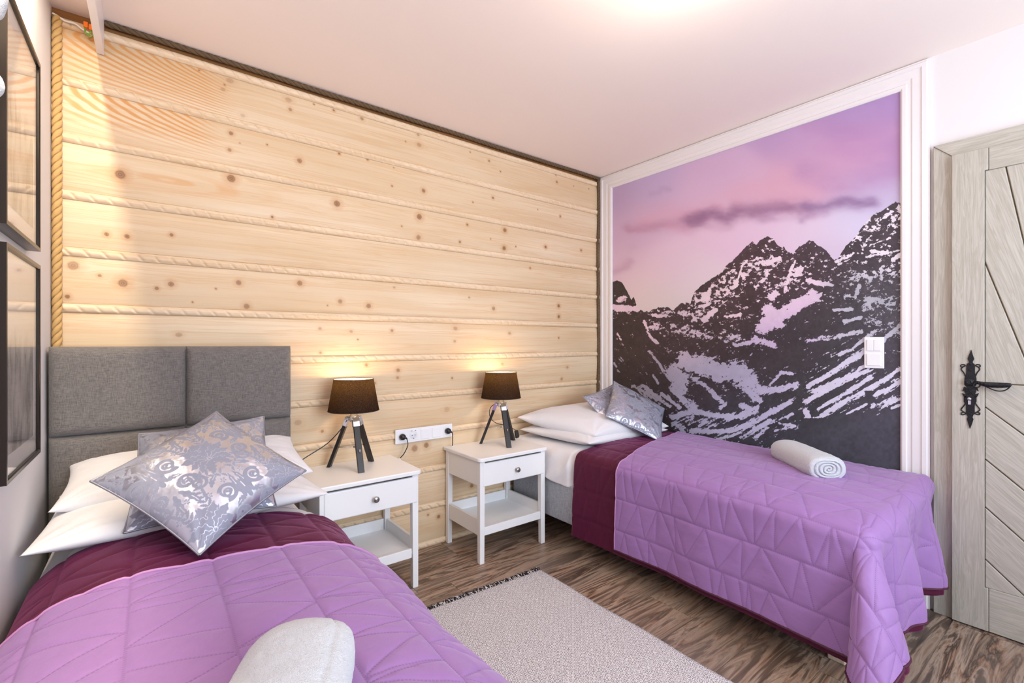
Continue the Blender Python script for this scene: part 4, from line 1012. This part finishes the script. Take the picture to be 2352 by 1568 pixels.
# ================================================================== TABLE LAMPS
def shade_mat():
    m = mat('black_translucent_fabric', (.02, .02, .02), .8); t = NT(m); out = t.N['Material Output']
    geo = t.n('ShaderNodeNewGeometry').outputs['Backfacing']
    n = t.noise(t.obj(), 420, 3, .7)
    d1 = t.n('ShaderNodeBsdfDiffuse', i={'Color': t.mix(n, rgb(26, 24, 26), rgb(46, 42, 43))}).outputs[0]
    tr = t.n('ShaderNodeBsdfTranslucent', i={'Color': t.mix(t.ramp(n, [(.42, 0), (.62, 1)]), (.005, .0025, .001), (.10, .055, .018))}).outputs[0]
    outer = t.n('ShaderNodeMixShader', i={0: .45, 1: d1, 2: tr}).outputs[0]
    inn = t.n('ShaderNodeBsdfDiffuse', i={'Color': (.6, .55, .48, 1)}).outputs[0]
    inner = t.n('ShaderNodeMixShader', i={0: .35, 1: inn, 2: tr}).outputs[0]
    mx = t.n('ShaderNodeMixShader', i={0: geo, 1: outer, 2: inner}).outputs[0]
    t.l(mx, out.inputs[0]); return m
M_shade = shade_mat()
M_leg = mat('black_lacquered_wood', rgb(34, 30, 30), .32); tt = NT(M_leg); tt.bump(tt.noise(tt.mapv(tt.obj(), (60, 60, 6)), 3, 3), .1, .001)
M_bulb = mat('glowing_bulb', (1, .9, .8), .3); NT(M_bulb).p.inputs['Emission Color'].default_value = (1, .78, .5, 1); NT(M_bulb).p.inputs['Emission Strength'].default_value = 12
def lamp(x, y, z, label, angs, rz=0., power=19.):
    e = empty('table_lamp', (x, y, z), label, 'table lamp', group='tripod table lamps on the nightstands')
    MB().lathe([(.1285, .297), (.1275, .300), (.1005, .458), (.1005, .461)], n=64).build('lamp_shade', M_shade, e)
    for r, zz in ((.1285, .297), (.1010, .461)): MB().tube([(r*math.cos(a), r*math.sin(a), zz) for a in np.linspace(0, 2*PI, 65)], .0016, 6, False).build('shade_rim', M_black, e)
    sp = MB()
    for k in range(3):
        a = 2*PI*k/3+.4; sp.tube([(.012*math.cos(a), .012*math.sin(a), .432), (.100*math.cos(a), .100*math.sin(a), .456)], .0012, 6)
    sp.build('shade_carrier', M_chrome, e)
    hub = MB(); hub.lathe([(0, .238), (.020, .238), (.024, .244), (.024, .262), (.030, .264), (.030, .268), (.018, .272), (.018, .280), (.008, .284), (.008, .300), (.017, .302), (.017, .372), (0, .372)], n=28)
    hub.build('hub', M_chrome, e)
    MB().lathe([(0, .372), (.010, .374), (.014, .385), (.026, .405), (.029, .425), (.024, .445), (.010, .454), (0, .456)], n=24).build('bulb', M_bulb, e)
    for a_ in angs:
        a = R_(a_); rad = Vector((math.cos(a), math.sin(a), 0)); sd = Vector((-math.sin(a), math.cos(a), 0))
        top = rad*.030+Vector((0, 0, .258)); ft = rad*.130; d = (ft-top); L = d.length; d.normalize(); nn = d.cross(sd)
        def bar(mb, s0, s1, w, t_, o=0., foot=False):
            q = []
            for s in (s0, s1):
                for a1, b1 in ((-1, -1), (1, -1), (1, 1), (-1, 1)):
                    p = top+d*s+sd*(a1*w/2)+nn*(b1*t_/2+o)
                    if foot and s == s1: p = p+d*((0-p.z)/d.z)
                    q.append(p)
            mb.add(q, [(3, 2, 1, 0), (4, 5, 6, 7), (0, 1, 5, 4), (1, 2, 6, 5), (2, 3, 7, 6), (3, 0, 4, 7)])
        lg = MB(); bar(lg, .028, L, .030, .017, 0, True); lo = lg.build('leg', M_leg, e, .0015)
        bk = MB(); bar(bk, -.004, .044, .034, .021); bk.tube([top+sd*-.022+d*.004, top+sd*.022+d*.004], .004, 10)
        bk.tube([top-rad*.024+Vector((0, 0, .004)), top+d*.002], .008, 8)
        bk.build('leg_bracket', M_chrome, lo, .001)
        s = L*.60; pm = top+d*s; rod = MB(); rod.tube([pm, Vector((0, 0, pm.z+.002))], .0014, 6); rod.lathe([(0, -.004), (.004, -.004), (.004, .004), (0, .004)], n=10, M=Matrix.Translation(Vector((0, 0, pm.z+.002))))
        rod.tube([pm+rad*.010, pm+rad*.018], .0035, 8); rod.tube([pm+rad*.016+Vector((0, 0, -.009)), pm+rad*.016+Vector((0, 0, .009))], .0022, 6)
        rod.build('spreader', M_chrome, lo)
    point('table_lamp_light', (x, y, z+.438), power, (1, .70, .42), .03)
    return e
lamp(.843, 2.450, .602, 'black shaded tripod lamp on the nightstand beside the left bed', (142, 267, 27))
lamp(1.792, 2.440, .602, 'black shaded tripod lamp on the nightstand beside the right bed', (140, 256, 16))
def cord(name, pts, r, label, cat, extra=None):
    e = empty(name, pts[0], label, cat); o = Vector(pts[0])
    MB().tube([Vector(p)-o for p in catmull(pts, 8)], r, 8).build('cord', M_black, e)
    return e, o
e, o = cord('lamp_cord', [(.81,2.455,.85),(.785,2.48,.80),(.72,2.50,.73),(.60,2.50,.665),(.562,2.48,.63)], .0026, 'thin black cord running from the left lamp down behind the left pillows', 'cord')
e, o = cord('lamp_cord', [(1.765,2.455,.865),(1.735,2.48,.83),(1.745,2.495,.77),(1.80,2.505,.725),(1.88,2.51,.70),(1.93,2.49,.675),(1.945,2.47,.66)], .0022, 'black cord with an inline switch hanging from the right lamp', 'cord')
sw = MB(); sw.prism([(-.012,-.026),(.012,-.026),(.014,0),(.012,.026),(-.012,.026),(-.014,0)], Matrix.Translation(Vector((1.945,2.47,.640))-o) @ Matrix.Rotation(R_(90), 4, 'X') @ Matrix.Rotation(R_(12), 4, 'Z'), -.009, .009)
sw.build('cord_switch', M_black, e, .004)

# ================================================================== SOCKET STRIP
def sockets():
    x0, x1, z0, z1 = 1.131, 1.512, .659, .742; p = (x1-x0)/5; yb = YW-.012
    e = empty('socket_strip', (x0, yb, z0), 'white five-gang socket and switch strip on the timber wall between the lamps', 'power outlet')
    box('frame', (0, -.010, 0), (x1-x0, 0, z1-z0), M_plastic, e, .003, 3)
    zc = (z1-z0)/2
    for i in range(5):
        c = p*(i+.5)
        if i in (2, 3):
            box('rocker', (c-.029, -.0135, zc-.030), (c+.029, -.009, zc+.030), M_plastic, e, .002); continue
        f = MB(); f.box((c-.029, -.012, zc-.030), (c+.029, -.009, zc+.030)); fo = f.build('socket_face', M_plastic, e, .0015)
        Ms = Matrix.Translation((c, -.012, zc)) @ Matrix.Rotation(PI/2, 4, 'X')
        MB().lathe([(.0235, -.0002), (.0235, .0014), (.0215, .0014), (.0195, -.0002), (.0190, .0001), (0, .0001)], n=36, M=Ms).build('socket_well', mat('socket_shade_plastic', rgb(222, 222, 226), .3) if i == 0 else bpy.data.materials['socket_shade_plastic'], e)
        if i == 1:
            for dx in (-.0095, .0095): MB().lathe([(.0028, 0), (.0028, .0004), (0, .0004)], n=12, M=Matrix.Translation((c+dx, -.0122, zc)) @ Matrix.Rotation(PI/2, 4, 'X')).build('contact_hole', M_black, fo)
            box('earth_slot', (c-.003, -.0126, zc-.021), (c+.003, -.0121, zc-.016), M_black, fo)
            box('usb_port', (c-.020, -.0126, zc+.0255), (c-.008, -.0121, zc+.0285), M_black, fo); box('usb_port', (c+.008, -.0126, zc+.0255), (c+.016, -.0121, zc+.0285), M_black, fo)
    return x0, p, zc+z0, yb
sx0, sp_, sz, sy = sockets()
def plug(c, pts, label, tagged=False):
    e = empty('power_plug', (c, sy-.012, sz), label, 'plug')
    m = MB(); m.lathe([(0, .002), (.017, .002), (.0185, .010), (.017, .022), (.010, .030), (0, .031)], n=24, M=Matrix.Rotation(PI/2, 4, 'X')); m.tube([(0, -.022, 0), (.012, -.028, -.004), (.020, -.028, -.010)], [.008, .006, .0045], 10)
    m.build('plug_body', M_black, e)
    MB().tube([tuple(v) for v in catmull([(.020, -.028, -.010)]+pts, 8)], .0028, 8).build('cord', M_black, e)
    if tagged:
        a, b = Vector(pts[-3]), Vector(pts[-2])
        MB().tube([a, b], .0075, 12).build('cord_label', M_white, e)
plug(sx0+sp_*.5, [(.026, -.026, -.05), (.006, -.02, -.095), (-.016, -.012, -.122), (-.028, -.010, -.142), (-.04, -.010, -.20)], 'black plug at the left end of the socket strip, cord dropping behind the left nightstand', True)
plug(sx0+sp_*4.5, [(.024, -.026, -.035), (.028, -.02, -.075), (.032, -.012, -.095), (.035, -.008, -.115), (.035, -.006, -.2)], 'black plug at the right end of the socket strip, cord dropping behind the right nightstand', True)

# ================================================================== RUG
def rug():
    m = mat('black_and_white_flatweave', (.8, .78, .76), .95, spec=.1); t = NT(m); v = t.obj()
    s = t.n('ShaderNodeSeparateXYZ', i={0: v}); wx = t.noise(v, 30, 2)
    p = .0270
    a = t.math('ADD', t.math('MULTIPLY', t.math('ADD', s.outputs[0], s.outputs[1]), 1/p), t.math('MULTIPLY', wx, .5)); b = t.math('MULTIPLY', t.math('SUBTRACT', s.outputs[0], s.outputs[1]), 1/p)
    fa = t.math('SUBTRACT', t.math('FRACT', a), .5); fb_ = t.math('SUBTRACT', t.math('FRACT', b), .5)
    r = t.math('SQRT', t.math('ADD', t.math('MULTIPLY', fa, fa), t.math('MULTIPLY', fb_, fb_)))
    n = t.noise(v, 330, 2, .6); n2 = t.noise(t.mapv(v, (1, 3, 1)), 420, 2)
    r2 = t.math('ADD', r, t.math('MULTIPLY', t.math('SUBTRACT', n, .5), .22))
    ring = t.ramp(r2, [(0, 1), (.07, 1), (.10, 0), (.20, 0), (.23, 1), (.35, 1), (.38, 0)], 'LINEAR')
    dash = t.ramp(t.math('SINE', t.math('MULTIPLY', t.math('ADD', fa, t.math('MULTIPLY', fb_, 1.)), 11.)), [(.4, 0), (.55, 1)])
    edge = t.math('MAXIMUM', t.math('ABSOLUTE', fa), t.math('ABSOLUTE', fb_)); ed = t.ramp(t.math('ADD', edge, t.math('MULTIPLY', t.math('SUBTRACT', n2, .5), .14)), [(.41, 0), (.44, 1)])
    blk = t.math('MAXIMUM', t.math('MULTIPLY', ring, t.ramp(n2, [(.42, 0), (.48, 1)])), t.math('MULTIPLY', ed, t.ramp(n, [(.48, 0), (.53, 1)])), clamp=True)
    c = t.mix(t.math('MULTIPLY', blk, .92), t.mix(n, rgb(248, 243, 243), rgb(232, 226, 228)), rgb(26, 22, 28)); t.base(c)
    t.bump(t.math('ADD', n, t.math('MULTIPLY', blk, -.6)), .6, .002)
    e = empty('rug', (1.3, 1.0, 0), 'black and white patterned flatweave rug with a fringed end between the beds', 'rug')
    nx_, ny_ = 60, 160; U, V_ = np.meshgrid(np.linspace(0, 1, nx_), np.linspace(0, 1, ny_), indexing='ij')
    X = .93+.765*U+.004*np.sin(V_*21)*U; Y = (1.975-.028*U)*(1-V_)+.15*V_; Z = .006+.0012*fbm(X*14, Y*14, 3, 3)
    o = link('rug_weave', gridmesh('rug_weave', np.stack([X-1.3, Y-1.0, Z], -1), flip=True), m, e)
    md = o.modifiers.new('solid', 'SOLIDIFY'); md.thickness = .0055; md.offset = -1
    fr = MB(); r_ = random.Random(4)
    for sgn, yb in ((1, 0), (-1, 1)):
        for i in range(300):
            u = (i+r_.random())/300; x = .93+.765*u-1.3; y = ((1.975-.028*u) if sgn > 0 else .15)-1.0; L = r_.uniform(.022, .045); a = r_.uniform(-.8, .8)
            w = r_.uniform(.0012, .0022); h = r_.uniform(.004, .012)
            fr.tube([(x, y-.003*sgn, .005), (x+L*.5*math.sin(a), y+sgn*L*.5*math.cos(a), h), (x+L*math.sin(a*1.4), y+sgn*L*math.cos(a), .003)], [w, w, w*.5], 5)
    o = fr.build('fringe', [mat('fringe_wool_light', rgb(220, 214, 212), .9), mat('fringe_wool_dark', rgb(34, 30, 36), .9)], e); o['kind'] = 'stuff'
    mi = []; 
    for i in range(600): mi += [r_.choice((0, 1, 1))]*12
    o.data.polygons.foreach_set('material_index', mi[:len(o.data.polygons)])
rug()

# ================================================================== PICTURES ON THE LEFT WALL
def picture(z0, z1, label, tone):
    y0, y1 = 1.672, 2.124; xf, xb = -.280, XL; w = .013
    e = empty('picture_frame', (xb, y0, z0), label, 'picture frame'); O = Vector((xb, y0, z0)); H = z1-z0; Wd = y1-y0; D = xf-xb
    M_f = bpy.data.materials.get('bronze_black_frame') or mat('bronze_black_frame', rgb(52, 46, 42), .28, .75)
    fr = MB(); outer = [(0, 0), (Wd, 0), (Wd, H), (0, H)]; rings = []
    for ins, x in ((0, 0), (0, D), (w*.75, D), (w, D-.002), (w, D-.008)):
        rings.append([(x, ins, ins), (x, Wd-ins, ins), (x, Wd-ins, H-ins), (x, ins, H-ins)])
    vs = [p for r in rings for p in r]; fs = [(i*4+j, i*4+(j+1) % 4, (i+1)*4+(j+1) % 4, (i+1)*4+j) for i in range(len(rings)-1) for j in range(4)]
    fr.add(vs, fs); fr.build('frame', M_f, e)
    box('mat_board', (.004, w*.6, w*.6), (D-.010, Wd-w*.6, H-w*.6), mat('cream_mat_board', rgb(250, 244, 240), .8), e)
    m = mat('art_print', (.7, .65, .6), .7); t = NT(m); n = t.noise(t.mapv(t.obj(), (1, 3, 1.2)), 6, 5, .6, .4)
    zz = t.n('ShaderNodeSeparateXYZ', i={0: t.obj()}).outputs[2]; hi = t.ramp(t.math('ADD', zz, t.math('MULTIPLY', n, .12)), [(.36, 0), (.44, 1)])
    t.base(t.mix(hi, t.ramp(n, [(.38, rgb(96, 88, 88)), (.5, rgb(160, 150, 146)), (.65, rgb(196, 186, 182))]), rgb(248, 242, 232)))
    box('art_print', (D-.0098, w+.05, w+.05), (D-.009, Wd-w-.05, H-w-.05), m, e)
    g = mat('picture_glass', (1, 1, 1), .02); t = NT(g); out = t.N['Material Output']; fz = t.n('ShaderNodeLayerWeight', i={'Blend': .5}).outputs['Facing']
    fz = t.math('ADD', t.math('MULTIPLY', t.math('POWER', fz, 5.), .94), .04)
    tr = t.n('ShaderNodeBsdfTransparent').outputs[0]; gl = t.n('ShaderNodeBsdfGlossy', i={'Roughness': .015}).outputs[0]
    t.l(t.n('ShaderNodeMixShader', i={0: fz, 1: tr, 2: gl}).outputs[0], out.inputs[0])
    gb = box('glass', (D-.007, w*.9, w*.9), (D-.005, Wd-w*.9, H-w*.9), g, e)
picture(.900, 1.500, 'lower glazed picture in a dark frame on the left wall near the headboard', 0)
picture(1.545, 2.146, 'upper glazed picture in a dark frame high on the left wall', 1)
def blob(name, c, s, label, seed, rot=0):
    n = 36; u, v = np.meshgrid(np.linspace(0, PI, n), np.linspace(0, 2*PI, n*2, endpoint=False), indexing='ij')
    k = 1+.10*fbm(u*1.5+seed, v*1.0, seed, 3)*np.sin(u)
    P = np.stack([np.sin(u)*np.cos(v)*s[0]*k, np.sin(u)*np.sin(v)*s[1]*k, np.cos(u)*s[2]*k], -1)
    return gridmesh(name, P, wv=True)
e = empty('wall_ornament', (XL, 1.42, 1.9), 'white rounded ornament at the top left edge in front of the upper picture', 'ornament')
for c, s, sd in (((-.2600, 1.46, 2.012), (.020, .030, .072), 2), ((-.2655, 1.46, 1.800), (.018, .022, .028), 5)):
    o = link('lobe', blob('lobe', None, s, '', sd), M_terry, e); o.location = Vector(c)-Vector((XL, 1.42, 1.9))
MB().tube([(0, .02, 0), (.03, .03, .02), (.05, .04, .10)], .006, 8).tube([(0, .02, -.02), (.03, .03, -.05), (.048, .04, -.09)], .006, 8).build('stem', M_trim, e)
